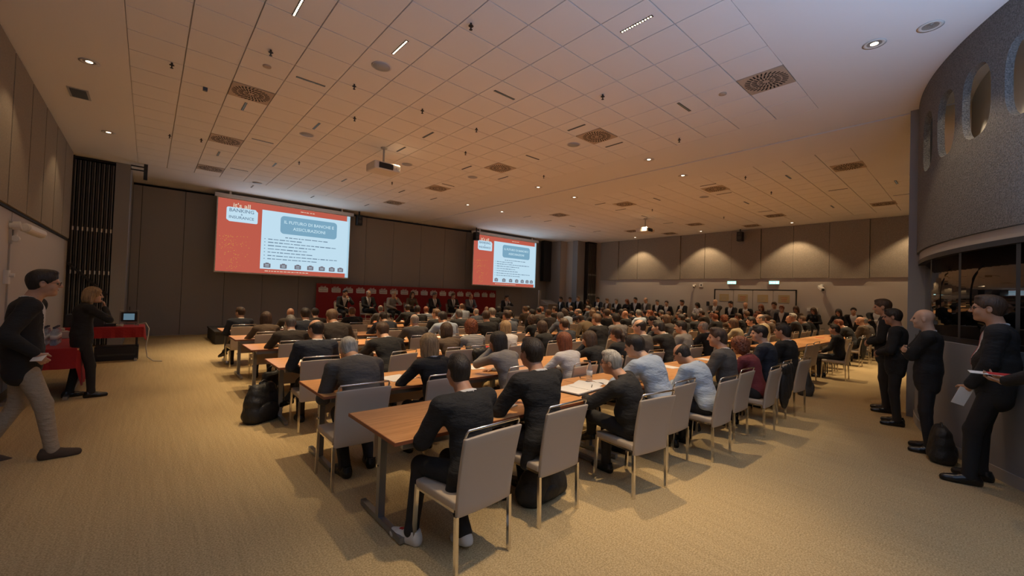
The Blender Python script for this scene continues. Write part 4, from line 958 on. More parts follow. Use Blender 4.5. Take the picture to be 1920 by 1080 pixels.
# row, x, y, size, pose, hair style, hair colour, cloth, collarless (all as indices into the lists below)
PO_LIST = ['table', 'lean', 'lap', 'turn', 'left', 'chin', 'crossed', 'deep', 'ftable', 'fchin', 'near1', 'near2', 'near3', 'near4', 'near5', 'near6']
HS_LIST = ['S', 'Z', 'R', 'B', 'U', 'O', 'L', 'C', 'P']; HC_LIST = ['k', 'd', 'r', 'n', 'g', 'w', 'l']
CL_LIST = ['k', 'n', 'g', 'd', 'w', 'b', 'e', 'r', 't', 'u', 'm', 's']
CROWD = [
    (1, 1.67, 2.24, 0.96, 10, 1, 0, 0, 0), (1, 2.42, 2.32, 1.01, 11, 0, 0, 0, 0), (1, 3.40, 2.10, 0.93, 12, 1, 5, 0, 1),
    (1, 4.15, 2.24, 1.03, 13, 0, 0, 5, 1), (1, 4.80, 2.06, 0.94, 14, 2, 0, 5, 1), (1, 5.62, 2.16, 1.02, 4, 4, 1, 2, 0),
    (1, 6.20, 2.02, 0.93, 15, 7, 2, 10, 1), (1, 6.98, 2.10, 1.03, 4, 0, 0, 1, 0), (1, 7.72, 2.05, 1.04, 2, 4, 0, 0, 0),
    (1, 12.30, 2.25, 0.95, 2, 4, 0, 0, 0), (1, 15.59, 2.50, 1.05, 1, 0, 2, 0, 0), (1, 16.75, 2.45, 1.05, 2, 3, 4, 7, 0),
    (1, 17.79, 2.40, 1.05, 0, 2, 5, 8, 0), (2, 1.53, 3.72, 1.04, 7, 1, 5, 2, 0), (2, 2.28, 3.72, 0.95, 8, 6, 6, 0, 0),
    (2, 3.27, 3.68, 0.96, 9, 6, 0, 8, 1), (2, 4.15, 3.48, 0.93, 8, 6, 2, 4, 1), (2, 4.96, 3.63, 0.93, 9, 6, 1, 0, 1),
    (2, 5.72, 3.74, 0.94, 8, 8, 1, 0, 1), (2, 6.29, 3.72, 1.02, 4, 2, 0, 2, 0), (2, 7.15, 3.72, 1.02, 5, 4, 0, 0, 0),
    (2, 7.74, 3.72, 0.99, 4, 0, 0, 8, 1), (2, 8.82, 3.72, 0.98, 0, 2, 5, 0, 0), (2, 11.24, 4.02, 0.99, 8, 6, 3, 6, 1),
    (2, 12.32, 4.02, 1.01, 4, 0, 0, 1, 0), (2, 13.05, 4.02, 1.06, 4, 2, 4, 6, 0), (2, 13.91, 4.02, 1.07, 5, 0, 1, 7, 0),
    (2, 14.63, 4.02, 0.97, 1, 0, 3, 2, 0), (2, 16.05, 4.02, 1.07, 4, 0, 5, 0, 0), (2, 16.59, 4.02, 1.07, 1, 3, 2, 2, 0),
    (2, 17.38, 4.02, 1.01, 0, 0, 3, 0, 0), (2, 18.37, 4.02, 1.07, 7, 0, 1, 0, 0), (3, 1.60, 5.41, 0.98, 4, 2, 0, 1, 0),
    (3, 2.58, 5.41, 0.99, 1, 0, 1, 0, 0), (3, 3.56, 5.41, 0.93, 8, 5, 1, 7, 1), (3, 4.02, 5.41, 0.96, 8, 7, 2, 11, 1),
    (3, 4.78, 5.41, 0.94, 8, 6, 6, 4, 1), (3, 5.71, 5.41, 0.93, 8, 5, 1, 0, 1), (3, 6.35, 5.41, 0.96, 0, 0, 1, 1, 1),
    (3, 7.40, 5.41, 1.03, 0, 0, 3, 0, 0), (3, 8.07, 5.41, 1.03, 3, 0, 0, 8, 1), (3, 9.64, 5.41, 0.97, 4, 0, 0, 1, 0),
    (3, 10.99, 5.71, 0.99, 8, 6, 3, 2, 1), (3, 11.88, 5.71, 1.00, 0, 0, 0, 0, 0), (3, 12.61, 5.71, 1.02, 3, 4, 0, 0, 1),
    (3, 14.09, 5.71, 1.00, 3, 0, 2, 0, 0), (3, 15.16, 5.71, 0.98, 9, 7, 2, 7, 1), (3, 16.22, 5.71, 1.01, 0, 0, 1, 0, 0),
    (3, 16.90, 5.71, 1.07, 3, 0, 3, 3, 0), (3, 17.67, 5.71, 0.99, 2, 0, 2, 0, 0), (3, 18.26, 5.71, 1.07, 0, 0, 2, 0, 0),
    (4, 1.74, 7.16, 0.95, 0, 1, 4, 3, 0), (4, 2.45, 7.16, 1.07, 1, 0, 3, 3, 0), (4, 3.92, 7.16, 0.96, 0, 2, 5, 2, 0),
    (4, 4.66, 7.16, 1.04, 1, 0, 0, 5, 1), (4, 5.66, 7.16, 1.01, 3, 0, 1, 0, 1), (4, 6.33, 7.16, 1.02, 0, 0, 1, 9, 0),
    (4, 7.13, 7.16, 0.93, 8, 7, 1, 0, 0), (4, 8.12, 7.16, 0.98, 3, 0, 4, 9, 0), (4, 9.33, 7.16, 1.02, 7, 0, 1, 6, 0),
    (4, 10.45, 7.46, 1.02, 2, 0, 1, 0, 0), (4, 11.47, 7.46, 1.00, 2, 3, 0, 0, 0), (4, 12.34, 7.46, 1.03, 3, 0, 4, 5, 1),
    (4, 13.03, 7.46, 1.02, 4, 0, 2, 0, 0), (4, 14.30, 7.46, 0.96, 3, 0, 1, 3, 0), (4, 15.30, 7.46, 0.98, 5, 0, 3, 0, 0),
    (4, 15.99, 7.46, 0.99, 1, 2, 1, 2, 0), (4, 17.32, 7.46, 1.03, 5, 0, 1, 3, 0), (4, 17.97, 7.46, 0.96, 4, 3, 5, 5, 1),
    (5, 1.68, 8.70, 0.93, 8, 6, 1, 7, 1), (5, 2.36, 8.70, 0.99, 0, 0, 0, 1, 0), (5, 4.04, 8.70, 0.97, 1, 0, 0, 1, 0),
    (5, 5.32, 8.70, 0.98, 4, 0, 3, 0, 0), (5, 6.00, 8.70, 0.98, 0, 4, 4, 0, 0), (5, 7.02, 8.70, 1.00, 2, 0, 4, 0, 0),
    (5, 7.75, 8.70, 0.97, 0, 2, 0, 1, 0), (5, 8.54, 8.70, 0.98, 2, 0, 0, 0, 1), (5, 9.33, 8.70, 0.99, 0, 0, 3, 2, 0),
    (5, 10.51, 9.00, 1.00, 9, 6, 1, 5, 1), (5, 11.21, 9.00, 1.02, 5, 2, 4, 1, 1), (5, 11.90, 9.00, 0.98, 8, 5, 3, 0, 1),
    (5, 12.76, 9.00, 1.00, 3, 0, 3, 7, 0), (5, 13.71, 9.00, 1.00, 8, 5, 0, 3, 1), (5, 14.52, 9.00, 0.96, 5, 0, 0, 1, 0),
    (5, 15.38, 9.00, 0.97, 0, 0, 0, 0, 0), (5, 16.21, 9.00, 0.93, 0, 2, 0, 8, 1), (5, 16.71, 9.00, 0.98, 0, 0, 4, 7, 0),
    (5, 17.59, 9.00, 0.98, 1, 0, 2, 7, 0), (5, 18.16, 9.00, 1.01, 2, 2, 5, 2, 0), (6, 1.53, 10.48, 0.93, 4, 0, 1, 1, 0),
    (6, 2.52, 10.48, 0.93, 0, 3, 0, 3, 0), (6, 3.06, 10.48, 0.93, 0, 0, 0, 3, 0), (6, 3.96, 10.48, 0.95, 0, 0, 3, 0, 0),
    (6, 5.76, 10.48, 0.99, 3, 0, 0, 0, 0), (6, 7.87, 10.48, 0.95, 0, 2, 5, 9, 1), (6, 8.59, 10.48, 0.97, 9, 5, 3, 0, 1),
    (6, 9.25, 10.48, 1.03, 9, 5, 0, 3, 1), (6, 10.20, 10.78, 0.99, 2, 0, 3, 7, 1), (6, 11.00, 10.78, 0.97, 0, 0, 0, 8, 1),
    (6, 11.82, 10.78, 1.00, 4, 0, 1, 3, 0), (6, 12.49, 10.78, 0.98, 9, 6, 1, 2, 1), (6, 13.14, 10.78, 0.94, 4, 2, 0, 1, 0),
    (6, 14.27, 10.78, 0.98, 8, 5, 6, 2, 0), (6, 14.92, 10.78, 0.99, 0, 4, 1, 2, 0), (6, 15.73, 10.78, 0.99, 0, 0, 0, 1, 0),
    (6, 16.66, 10.78, 0.97, 0, 0, 3, 7, 1), (6, 17.96, 10.78, 0.97, 1, 2, 1, 3, 0), (7, 5.38, 12.03, 0.95, 3, 2, 4, 2, 0),
    (7, 6.29, 12.03, 0.98, 0, 0, 0, 0, 1), (7, 6.93, 12.03, 0.93, 3, 0, 2, 9, 0), (7, 8.38, 12.03, 1.03, 0, 2, 3, 5, 0),
    (7, 9.46, 12.03, 0.95, 3, 3, 0, 0, 0), (7, 10.38, 12.33, 0.97, 9, 5, 0, 0, 1), (7, 11.81, 12.33, 0.96, 2, 0, 0, 2, 0),
    (7, 12.77, 12.33, 0.97, 9, 7, 2, 0, 0), (7, 13.46, 12.33, 0.94, 2, 0, 4, 2, 0), (7, 14.56, 12.33, 0.99, 3, 0, 3, 0, 0),
    (7, 15.82, 12.33, 1.00, 4, 0, 4, 9, 0), (7, 16.51, 12.33, 1.00, 3, 1, 4, 1, 0),
]
used = set(); rows = {r: [] for r in range(1, 8)}
for r, x, y, s_, po, hs, hc, cl, pl in CROWD:
    rows[r].append((x, y, s_, PO_LIST[po], (HS_LIST[hs], HC_LIST[hc], CL_LIST[cl], pl))); used.add(PO_LIST[po])
for k in used:
    nr = k.startswith('near'); build_pose(k, POSES[k], .0075 if nr else .009, .0085 if nr else .010)
rng = random.Random(11); nch = 0
for r in range(1, 8):
    L_ = sorted(rows[r])
    for k, (x, y, s_, po, cd_) in enumerate(L_):
        hair, hc, cl, pl = cd_
        sk = rng.choice('aaabc'); rz = rng.uniform(-.10, .10) if not po.startswith('near') else 0
        gar = ('top' if 'f' == po[0] or hair in 'LOCP' else 'shirt') if pl else 'jacket'
        lab = 'person in %s %s %s, %s from left in %s row' % (CW[cl], gar, PW[po], ordw(k+1), ROWW[r])
        if po == 'near3': lab = 'person in black sweater twisted sideways on the chair, third from left in nearest row'
        person(po, (x, y, 0), rz, s_, lab, hair, hc, cl, sk, shoes='w' if po == 'near1' else 'k', glasses=(po in ('near3',) or rng.random() < .15), plain=pl, group=None)
        if po == 'deep' and r == 2 and k == 0: x -= .10
        cz = rz*.5+rng.uniform(-.04, .04) + (.04 if po == 'near1' else -.10 if po == 'near3' else 0)
        if r > 1 and rng.random() < .02: cz += .3
        chair(x+(.02 if po != 'near3' else .03)-(.05 if po == 'near1' else 0), y+(.06 if r == 1 else .10), cz, 'cream chair with chrome legs under the person %s from left in %s row' % (ordw(k+1), ROWW[r]))
    # empty chairs in the gaps
    xs = [t[0] for t in L_]; n_e = 0
    segs = [(1.55 if r < 7 else 4.0, 8.3), (10.65, 17.4)]
    for a, b in segs:
        x = a
        while x <= b:
            near = min([abs(x-q) for q in xs] or [9])
            if near > .60:
                n_e += 1; yy = YN[r]-.06+(0 if x < 9 else .32)+rng.uniform(-.04, .05)
                chair(x, yy, rng.uniform(-.08, .08), 'empty cream chair with chrome legs, %s empty one from left in %s row' % (ordw(n_e), ROWW[r]), group='empty conference chairs')
                xs.append(x)
            x += .1

# ------------------------------------------------------------------ panel on the stage
POSES['panel'] = seat(lean=-.06, bend=.2, head=(.2, .02, 0), L=((-.07, .28, .68), (-1, -.5, -.3), (.7, .7, -.1), dn, .4), R=((.08, .28, .70), (1, -.5, -.3), (-.7, .7, -.1), dn, .4), tie=1, LL=((-.10, .40, .50), (-.10, .36, .085), (-.1, 1, 0)), LR=((-.02, .42, .62), (-.24, .52, .30), (-.5, 1, -.1)))
POSES['panel2'] = seat(lean=.10, bend=.3, head=(.1, .1, 0), L=((-.05, .26, 1.02), (-1, -.2, -.8), (.4, .1, .9), (0, -1, 0), 1.0), R=((.08, .30, .68), (1, -.5, -.3), (-.7, .7, -.1), dn, .4), LL=((-.14, .40, .50), (-.16, .40, .085), (-.2, 1, 0)), LR=((.14, .40, .50), (.18, .36, .085), (.2, 1, 0)))
POSES['panel3'] = seat(lean=.0, bend=.2, fem=1, head=(-.1, .05, 0), L=((-.05, .26, .72), (-1, -.5, -.3), (.7, .7, -.1), dn, .4), R=((.06, .28, .74), (1, -.5, -.3), (-.7, .7, -.1), dn, .4), **LEGX)
for k in ('panel', 'panel2', 'panel3'): build_pose(k, POSES[k], .010, .011)
PX = [(5.54, 'panel2', 'S', 'k', 'k'), (6.5, 'panel', 'R', 'w', 'k'), (7.5, 'panel2', 'S', 'w', 't'), (8.36, 'panel3', 'L', 'd', 'r'), (9.46, 'panel', 'S', 'g', 'k'), (10.43, 'panel', 'S', 'n', 'k'), (11.41, 'panel', 'R', 'g', 'u'), (13.55, 'panel2', 'U', 'k', 'k')]
pw_ = ['in black jacket and white shirt leaning forward', 'in open black jacket with crossed legs', 'in pale jacket with hands raised', 'in brown top', 'in black suit with dark tie', 'in black jacket holding papers', 'in blue-grey jacket', 'in black jacket speaking beside the banner']
for k, (x, po, h_, hc, cl) in enumerate(PX):
    person(po, (x, 15.9, .37), PI+(.12*(4-k)/4), 1.0, 'person %s, %s from the left on the stage' % (pw_[k], ordw(k+1)), h_, hc, cl, 'ac'[k % 2], plain=(cl == 'r'))
    chair(x, 15.84, PI+(.12*(4-k)/4), 'cream chair under the %s panel speaker on the stage' % ordw(k+1), .37, 'chairs on the stage', 'stage_chair')
    if k in (2, 5, 7):
        tag(obj('notes_sheet', MB().box((-.10, -.14, 0), (.10, .14, .003)).mesh('notes_sheet', M['paper']), None, (x+.05, 15.55, .37+.80)), 'white sheet in the hands of the %s panel speaker' % ordw(k+1), 'paper')
# ------------------------------------------------------------------ standing people along the right wall
for k in ('folded', 'clasp', 'relaxed', 'holding', 'fphone'):
    if k != 'clasp' or True: build_pose(k, SP[k], .009, .010)
ST = [(16.45, 14.7, 1.0, 'relaxed', 'S', 'k', 'k'), (17.0, 14.55, 1.0, 'holding', 'S', 'd', 'k'), (17.45, 14.35, 1.04, 'relaxed', 'S', 'n', 'k'), (17.85, 14.05, .95, 'fphone', 'L', 'd', 'r'),
 (18.9, 14.15, 1.04, 'holding', 'S', 'k', 'n'), (18.9, 13.55, 1.0, 'clasp', 'S', 'n', 'r'), (18.9, 12.95, 1.0, 'relaxed', 'S', 'g', 'k'), (18.9, 12.29, 1.0, 'fphone', 'L', 'r', 'k'), (18.9, 11.79, 1.06, 'relaxed', 'S', 'k', 'k'),
 (18.9, 11.21, 1.06, 'clasp', 'R', 'g', 'g'), (18.9, 10.57, 1.02, 'holding', 'S', 'g', 'k'), (18.9, 10.1, .99, 'relaxed', 'S', 'd', 'k'), (18.9, 9.32, 1.03, 'clasp', 'S', 'k', 'k'), (18.9, 8.57, .97, 'fphone', 'O', 'k', 'w'),
 (18.85, 7.79, 1.07, 'folded', 'B', 'k', 'd'), (18.85, 7.12, 1.04, 'holding', 'S', 'k', 'k'), (18.85, 6.55, 1.02, 'relaxed', 'B', 'k', 'k'), (18.85, 5.97, .98, 'fphone', 'L', 'r', 'd'), (18.85, 5.48, 1.05, 'holding', 'S', 'd', 't'),
 (18.3, 5.08, .97, 'relaxed', 'S', 'r', 'n'), (18.9, 4.76, .97, 'fphone', 'L', 'd', 'r'), (18.9, 4.19, .95, 'fphone', 'L', 'd', 'k'), (18.75, 3.42, .94, 'fphone', 'L', 'k', 'k'), (18.8, 3.02, .98, 'relaxed', 'S', 'k', 'k'), (18.8, 2.40, 1.05, 'folded', 'B', 'k', 'k')]
sw = dict(folded='arms folded', clasp='hands clasped', relaxed='arms hanging', holding='holding up a phone', fphone='looking down')
for k, (x, y, s_, po, h_, hc, cl) in enumerate(ST):
    person(po, (x, y, 0), PI/2-.1+rng.uniform(-.25, .25), s_, 'standing person in %s %s, %s, %s from left at right wall' % (CW[cl], 'top' if po == 'fphone' else 'jacket', sw[po], ordw(k+1)), h_, hc, cl, rng.choice('abc'), plain=(po == 'fphone' or cl == 'w'))
# ------------------------------------------------------------------ people standing near the camera
SP['walk'] = stand(lean=.03, bend=.3, head=(.0, .04, 0), L=((-.27, .02, .90), (-.6, -1, 0), (.1, .2, -1), (1, 0, 0), .5), R=((.23, .10, .98), (.5, -1, 0), (-.1, .6, -.8), (-1, 0, 0), .7),
    LL=((-.10, -.02, .50), (-.11, -.22, .095), (0, 1, -.1)), LR=((.09, .15, .51), (.10, .22, .085), (0, 1, 0)))
SP['fthink'] = stand(lean=.03, fem=1, bend=.3, head=(-.25, .05, 0), L=((-.20, .10, .92), (-1, -1, 0), (.0, .2, -1), (1, 0, 0), .4), R=((.03, .24, 1.42), (1, -.2, -1), (-.3, -.1, 1), (0, -1, 0), .9),
    LL=((-.10, -.02, .50), (-.12, -.08, .085), (-.1, 1, 0)), LR=((.10, .10, .50), (.12, .12, .085), (.1, 1, 0)))
SP['wallman'] = stand(lean=-.05, belly=.8, bend=.25, tie=2, head=(.0, .0, 0), L=((-.16, .17, .90), (-.8, -1, 0), (.4, .5, -.8), (1, 0, 0), 1.0), R=((.22, .02, .87), (.6, -1, 0), (0, .1, -1), (-1, 0, 0), .5),
    LL=((-.10, .14, .50), (-.12, .16, .085), (-.2, 1, 0)), LR=((.10, .08, .50), (.12, .08, .085), (.2, 1, 0)))
SP['reader'] = stand(lean=.02, bend=.3, head=(.0, .2, 0), L=((-.06, .42, 1.08), (-1, -.6, -.4), (.1, .9, .1), (0, 0, 1), .6), R=((.12, .40, 1.08), (1, -.6, -.4), (-.1, .9, .1), (0, 0, 1), .6))
for k in ('walk', 'fthink', 'wallman', 'reader'): build_pose(k, SP[k], .0072, .0085)
person('walk', (-.86, 5.95, 0), -PI/2+.05, 1.035, 'person in dark blazer and khaki trousers walking past the red table with a phone', 'S', 'k', 'k', 'a', 'khaki', 's', True)
person('fthink', (-.70, 8.7, 0), -PI/2+.25, .93, 'person in black suit and flat shoes, hand at the mouth, beside the red tables', 'O', 'l', 'k', 'c', None, 'k', plain=True)
person('clasp', (9.25, 1.06, 0), .15, 1.07, 'standing person in black suit with clasped hands, farthest of those beside the booth', 'S', 'd', 'k', 'a')
person('clasp', (8.35, .84, 0), .10, .98, 'standing person in black suit and white cuffs, second farthest beside the booth', 'S', 'k', 'k', 'b')
person('folded', (7.12, .43, 0), .08, .985, 'standing person in black suit with folded arms beside the booth', 'B', 'k', 'k', 'c')
person('wallman', (6.28, -.09, 0), .05, 1.075, 'tall standing person in black suit and red tie leaning at the booth wall', 'S', 'd', 'k', 'a', glasses=True)
person('reader', (5.55, -.56, 0), -.1, 1.03, 'person cut by the right edge of the view holding a red leaflet', 'S', 'k', 'k', 'a', None, 't')
tag(obj('leaflet', MB().box((-.10, -.16, 0), (.10, .16, .004)).box((-.10, -.15, .004), (.10, .05, .006), 1).mesh('leaflet', [M['paper'], M['redfold']]), None, (5.60, -.08, 1.16), .1), 'red and white leaflet held out at the right edge of the view', 'leaflet')
tag(obj('leaflet', MB().box((-.05, -.003, -.09), (.05, .003, .09)).mesh('leaflet', M['paper']), None, (6.10, .13, .86), .2), 'white sheet held low by the tall person in the red tie', 'leaflet').rotation_euler = (.2, .3, -1.1)
tag(bevel(obj('phone', MB().box((-.004, -.038, -.075), (.004, .038, .075)).mesh('phone', [M['white']])), .003), 'white phone held at the hip by the person in khaki trousers', 'phone')
ph_ = C.objects['phone']; ph_.location = (-.72, 5.70, .99); ph_.rotation_euler = (0, R(70), R(80))

# ------------------------------------------------------------------ things on the tables
def bottle_obj(loc, label, group=None, s=1):
    e = empty('water_bottle', loc); tag(e, label, 'bottle', group); e.scale = (s, s, s)
    obj('body', BOT, e); obj('cap', CAPM, e); obj('label', LABM, e); return e
BOT = MB().lathe([(.0, .0), (.030, .0), (.033, .01), (.032, .06), (.033, .12), (.031, .155), (.016, .195), (.0125, .205), (.0125, .215), (0, .215)], n=16).mesh('body', M['bottle'], True)
CAPM = MB().lathe([(.0, .212), (.0145, .212), (.0145, .232), (.0, .232)], n=12).mesh('cap', M['cap'])
LABM = MB().lathe([(.0336, .075), (.0336, .125), (.0325, .125), (.0325, .075)], n=16).mesh('label', M['label'], True)
bottle_obj((3.86, 2.99, .74), 'clear water bottle standing on the nearest row of tables', s=1.05)
bottle_obj((2.65, 4.2, .74), 'small clear bottle near the person with the grey jacket in the second row')
def sheet(loc, rz, label, w_=.21, h=.297, mt='paper', th=.004, name='paper_sheet', cat='paper', group=None):
    return tag(obj(name, MB().box((-w_/2, -h/2, 0), (w_/2, h/2, th)).mesh(name, M[mt]), None, loc, rz), label, cat, group)
nb = empty('notebook', (2.28, 2.74, .741), .25); tag(nb, 'open white notebook with a dark phone on it, between the two nearest people', 'notebook')
obj('pages', MB().box((-.16, -.11, 0), (.16, .11, .012)).mesh('pages', M['paper']), nb)
tag(bevel(obj('phone', MB().box((-.045, -.08, 0), (.045, .08, .009)).mesh('phone', M['phone']), None, (2.22, 2.73, .754), .9), .003), 'dark phone lying on the open notebook in the nearest row', 'phone')
nb = empty('notebook', (3.42, 2.78, .741), .12); tag(nb, 'open notebook with a black cover on the nearest table', 'notebook')
obj('cover', MB().box((-.24, -.16, 0), (.24, .16, .012)).mesh('cover', M['black']), nb); obj('pages', MB().box((-.235, -.15, .012), (-.005, .16, .022)).box((.005, -.15, .012), (.235, .16, .022)).mesh('pages', M['paper']), nb)
sheet((3.78, 2.93, .741), .4, 'printed sheet behind the open notebook on the nearest table'); sheet((4.0, 2.86, .741), -.2, 'loose white sheet near the glasses on the nearest table')
sheet((1.68, 3.98+.2, .741), .1, 'white sheet beside the grey jacket on the second table', .24, .3); sheet((2.12, 4.3, .741), .2, 'white sheet at the blonde person in the second row', .3, .3); sheet((1.55, 6.0, .741), .0, 'white sheet on the third row beside the navy jacket')
pe = empty('pen', (3.6, 2.75, .765), .6); tag(pe, 'black pen lying on the open notebook', 'pen'); obj('barrel', MB().cyl((-.065, 0, .004), (.05, 0, .004), .004, 8).mesh('barrel', M['black']), pe); obj('tip', MB().cyl((.05, 0, .004), (.068, 0, .004), .0035, 8, .0008).mesh('tip', M['chrome']), pe)
gl = obj('reading_glasses', GLASSES, None, (4.02, 3.12, .735), .8); tag(gl, 'folded spectacles lying on the nearest table', 'glasses')
wt = empty('wristwatch', (1.72, 3.95, .745)); tag(wt, 'small silver object lying beside the grey jacket in the second row', 'watch'); obj('case', MB().lathe([(0, 0), (.02, 0), (.02, .01), (0, .01)], n=16).mesh('case', M['chrome']), wt); obj('strap', MB().box((-.011, -.09, 0), (.011, -.02, .006)).box((-.011, .02, 0), (.011, .09, .006)).mesh('strap', M['paper']), wt)
for r in range(1, 8):
    L_ = sorted(rows[r])
    for k, t in enumerate(L_):
        if (r == 1 and k < 5) or (r == 2 and k < 2) or rng.random() < .25: continue
        x = t[0]+rng.uniform(-.05, .25); y = YN[r]+.5+rng.uniform(0, .1)+(0 if x < 9 else .32)
        if 8.45 < x < 10.5 or x > 17.5 or (r == 7 and x < 3.9): continue
        fol = (r == 1 and x > 10) or rng.random() < .2
        sheet((x, y, .741), rng.uniform(-.5, .5), '%s on the table before the person %s from left in %s row' % ('red leaflet' if fol else 'white sheet', ordw(k+1), ROWW[r]), .16 if fol else .21, .22 if fol else .297, 'redfold' if fol else 'paper', group='papers on the tables')
# ------------------------------------------------------------------ bags
def bag(loc, rz, w_, d_, h, mt, label, strap=True):
    e = empty('backpack', loc, rz); tag(e, label, 'bag')
    q_ = d_*.36
    pr = [cone((-w_*.5+q_, sy*d_*.12, q_*.8), (w_*.5-q_, sy*d_*.12, q_*.8), q_, q_, 0, .04) for sy in (-1, 1)]+[cone((-w_*.36+.05, 0, h*.52), (w_*.36-.05, 0, h*.52), q_*1.05, q_*1.05, 0, .10), cone((-w_*.22, 0, h*.80), (w_*.20, 0, h*.84), q_*.62, q_*.55, 0, .10), cone((-w_*.4, 0, .07), (-w_*.2, 0, h*.8), .05, .04, 0, .05), cone((w_*.4, 0, .07), (w_*.2, 0, h*.8), .05, .04, 0, .05)]
    ct = lambda X, Y, Z: -Z+X*0
    obj('bag_body', skinmesh('bag_body', pr, .01, [M[mt]], lambda X, Y, Z: .004*np.sin(X*30+Z*20)*np.sin(Z*30+Y*20), ct), e)
    obj('front_pocket', skinmesh('front_pocket', [ell((0, -d_*.40, h*.28), (w_*.34, d_*.16, h*.22), None, 0, .03)], .01, [M[mt]]), e)
    if strap:
        obj('carry_handle', MB().tube([(-.06, 0, h*.86), (-.05, 0, h*.97), (0, 0, h*1.02), (.05, 0, h*.97), (.06, 0, h*.86)], .011).mesh('carry_handle', M['black'], True), e)
        obj('shoulder_strap', MB().tube([(w_*.3, .04, h*.8), (w_*.62, .05, h*.6), (w_*.66, .02, h*.25), (w_*.4, 0, .03)], .012).mesh('shoulder_strap', M['black'], True), e)
    return e
bag((1.16, 6.08, 0), .5, .46, .30, .50, 'bag', 'black backpack standing at the left end of the third row')
bag((1.32, 6.42, 0), .2, .28, .22, .62, 'bag', 'tall black bag with a raised handle behind the backpack in the left aisle')
bag((2.58, 2.46, 0), .1, .52, .24, .30, 'bag', 'black bag lying under the second chair of the nearest row')
bag((9.55, 2.25, 0), .3, .42, .28, .50, 'bag_grey', 'dark grey backpack on the floor at the aisle near the far section')
bag((6.80, .30, 0), .2, .36, .24, .42, 'bag', 'black bag on the floor beside the tall person in the red tie')
# coats hung over chair backs
def coat(x, y, label, mt='bag'):
    e = empty('hung_coat', (x, y, 0)); tag(e, label, 'coat')
    pr = [cone((-.19, -.27, .80), (.19, -.27, .80), .055, .055, 0, .05), ell((0, -.29, .60), (.23, .06, .26), None, 0, .06), ell((-.1, -.29, .42), (.12, .05, .2), None, 0, .06), ell((0, -.20, .72), (.2, .05, .12), None, 0, .05)]
    obj('cloth', skinmesh('cloth', pr, .011, [M[mt]], lambda X, Y, Z: .007*np.sin(X*42+Z*8)), e)
for (r, k, l) in ((3, 3, 'black jacket hung over the chair of the person in the striped top'), (1, 7, 'dark coat hung over a chair at the right end of the nearest row'), (1, 10, 'black fur coat hung over a chair in the far section')):
    if k < len(rows[r]): t = sorted(rows[r])[k]; coat(t[0]+.02, t[1]+.06, l)
# ------------------------------------------------------------------ red tables by the left wall
def cloth_table(x0, y0, x1, y1, label, drop=.28, side=.55):
    e = empty('side_table', ((x0+x1)/2, (y0+y1)/2, 0)); tag(e, label, 'table')
    w_, d_ = x1-x0, y1-y0
    obj('tabletop', MB().box((-w_/2, -d_/2, .715), (w_/2, d_/2, .738)).mesh('tabletop', M['wood']), e)
    for q in (-1, 1):
        obj('leg', MB().box((q*(w_/2-.12)-.02, -.03, 0), (q*(w_/2-.12)+.02, .03, .7)).mesh('leg', M['black']), e)
        obj('foot', MB().box((q*(w_/2-.12)-.025, -d_/2+.08, 0), (q*(w_/2-.12)+.025, d_/2-.08, .05)).mesh('foot', M['metal']), e)
    n = 60; P_ = []; per = []
    for i in range(n):       # perimeter walk
        t = i/n*2*(w_+d_)
        if t < w_: per.append((-w_/2+t, -d_/2, 0, -1))
        elif t < w_+d_: per.append((w_/2, -d_/2+t-w_, 1, 0))
        elif t < 2*w_+d_: per.append((w_/2-(t-w_-d_), d_/2, 0, 1))
        else: per.append((-w_/2, d_/2-(t-2*w_-d_), -1, 0))
    mb = MB(); vs_ = []; fs = []
    for lv, z in enumerate((.745, .74, .6, .5, .0)):
        for i, (a, b, nx, ny) in enumerate(per):
            dr_ = side if nx > 0 else drop
            zz = z if lv < 2 else .74-dr_*(lv-1)/3
            o_ = (0, .008, .018, .025, .03)[lv]+(.010*math.sin(i*1.9)*(lv-1)/2 if lv > 1 else 0)
            vs_.append((a+nx*o_, b+ny*o_, zz))
    for k in range(4):
        for i in range(n): fs.append((k*n+i, k*n+(i+1) % n, (k+1)*n+(i+1) % n, (k+1)*n+i))
    fs.append(tuple(range(n-1, -1, -1))); mb.add(vs_, fs)
    tc_ = obj('tablecloth', mb.mesh('tablecloth', M['redcloth'], False), None, ((x0+x1)/2, (y0+y1)/2, 0)); tag(tc_, 'red cloth draped over the '+label.replace('table under a red cloth', 'table'), 'tablecloth')
cloth_table(-1.50, 8.50, -.70, 10.3, 'table under a red cloth carrying water bottles by the left wall')
cloth_table(-1.25, 12.15, -.02, 12.85, 'table under a red cloth carrying video equipment at the front left', .22, .3)
k = 0
for i in range(5):
    for j in range(5):
        k += 1
        bottle_obj((-1.42+.105*i, 8.95+.10*j, .746), 'clear water bottle, %s in %s row of the block on the red table' % (ordw(i+1), ordw(j+1)), 'water bottles on the red table', 1.15)
tag(bevel(obj('tissue_box', MB().box((-.10, -.07, 0), (.10, .07, .12)).box((-.04, -.03, .12), (.05, .03, .17)).mesh('tissue_box', M['offwhite']), None, (-1.05, 10.0, .746), .3), .01), 'pale box standing behind the bottles on the red table', 'box')
tag(bevel(obj('equipment_case', MB().box((-.28, -.2, 0), (.28, .2, .26)).box((-.08, -.22, .2), (.08, -.2, .23), 1).mesh('equipment_case', [M['black'], M['metal']]), None, (-.95, 12.5, .746)), .015), 'black equipment case on the red table at the front left', 'case')
mo = empty('video_monitor', (-.28, 12.5, .746), -.1); tag(mo, 'small field monitor with a lit picture in a steel handle cage', 'monitor')
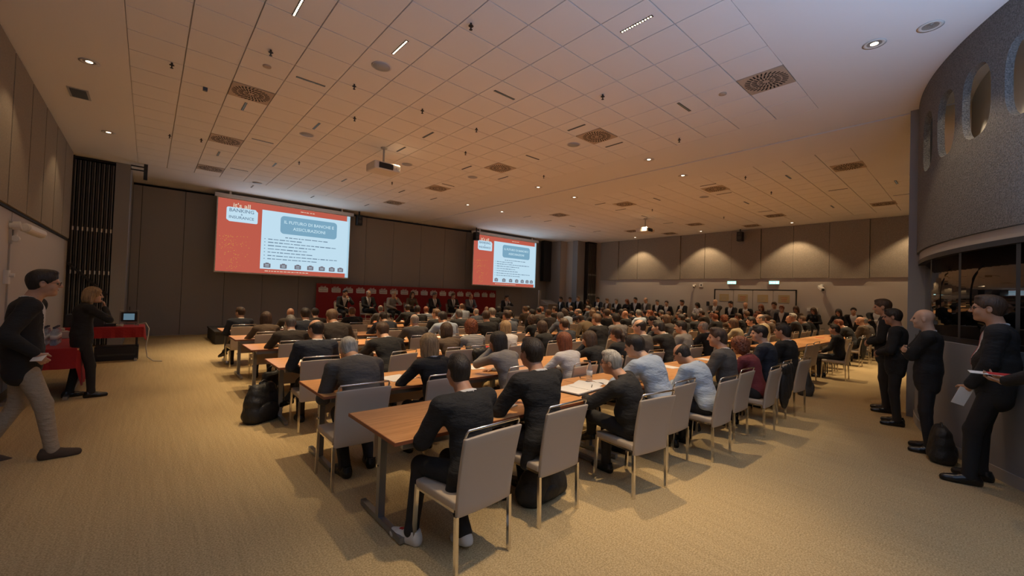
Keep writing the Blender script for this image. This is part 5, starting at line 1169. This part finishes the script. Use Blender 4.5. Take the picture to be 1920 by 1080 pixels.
obj('screen_body', MB().box((-.13, -.03, .10), (.13, .03, .30)).mesh('screen_body', M['black']), mo); obj('picture', MB().box((-.09, -.034, .13), (.09, -.03, .27)).mesh('picture', M['mon']), mo)
obj('cage', MB().tube([(-.15, 0, 0), (-.15, 0, .34), (.15, 0, .34), (.15, 0, 0)], .012).tube([(-.15, 0, .08), (.15, 0, .08)], .01).mesh('cage', M['metal']), mo); obj('antenna', MB().cyl((0, 0, .34), (0, 0, .42), .006).mesh('antenna', M['black']), mo)
mx = empty('video_mixer', (-.62, 12.42, .746)); tag(mx, 'small video mixer with silver knobs beside the field monitor', 'mixer')
obj('case', MB().box((-.14, -.1, 0), (.14, .1, .06)).mesh('case', M['black']), mx)
for q in range(6): obj('knob', MB().cyl((-.11+.045*q, -.04, .06), (-.11+.045*q, -.04, .085), .013, 10).mesh('knob', M['chrome']), mx)
cab = MB()
for q in range(3): cab.tube([(.055*math.cos(t)+.0, .05*math.sin(t), .01+.012*q+.004*math.sin(3*t)) for t in [2*PI*i/18 for i in range(19)]], .008, 6)
tag(obj('cable_coil', cab.mesh('cable_coil', M['cable'], True), None, (-.42, 12.27, .75)), 'coiled beige cable at the front edge of the equipment table', 'cable')
tag(obj('hanging_cable', MB().tube([(-.18, 12.35, .77), (.0, 12.3, .82), (.06, 12.2, .7), (.05, 12.12, .55), (.02, 12.1, .3), (.05, 12.0, .1), (.15, 11.9, .02), (.3, 11.85, .012)], .010, 6).mesh('hanging_cable', M['cable'], True)), 'beige cable hanging from the equipment table to the carpet', 'cable')
tag(bevel(obj('rack_box', MB().box((-.35, -.2, 0), (.35, .2, .30)).box((-.3, -.21, .1), (.3, -.2, .14), 1).mesh('rack_box', [M['black'], M['bag_grey']]), None, (-.45, 12.6, 0)), .02), 'black box on the floor under the equipment table', 'box')

# fine print, slots and lens dots are too small to pick apart singly
for o in C.objects:
    if o.parent and o.name.split('.')[0] in ('lettering', 'printed_lines', 'print', 'swirl_slots', 'lens_row', 'bar_print', 'icon_print', 'pictogram', 'ports'): o['kind'] = 'stuff'
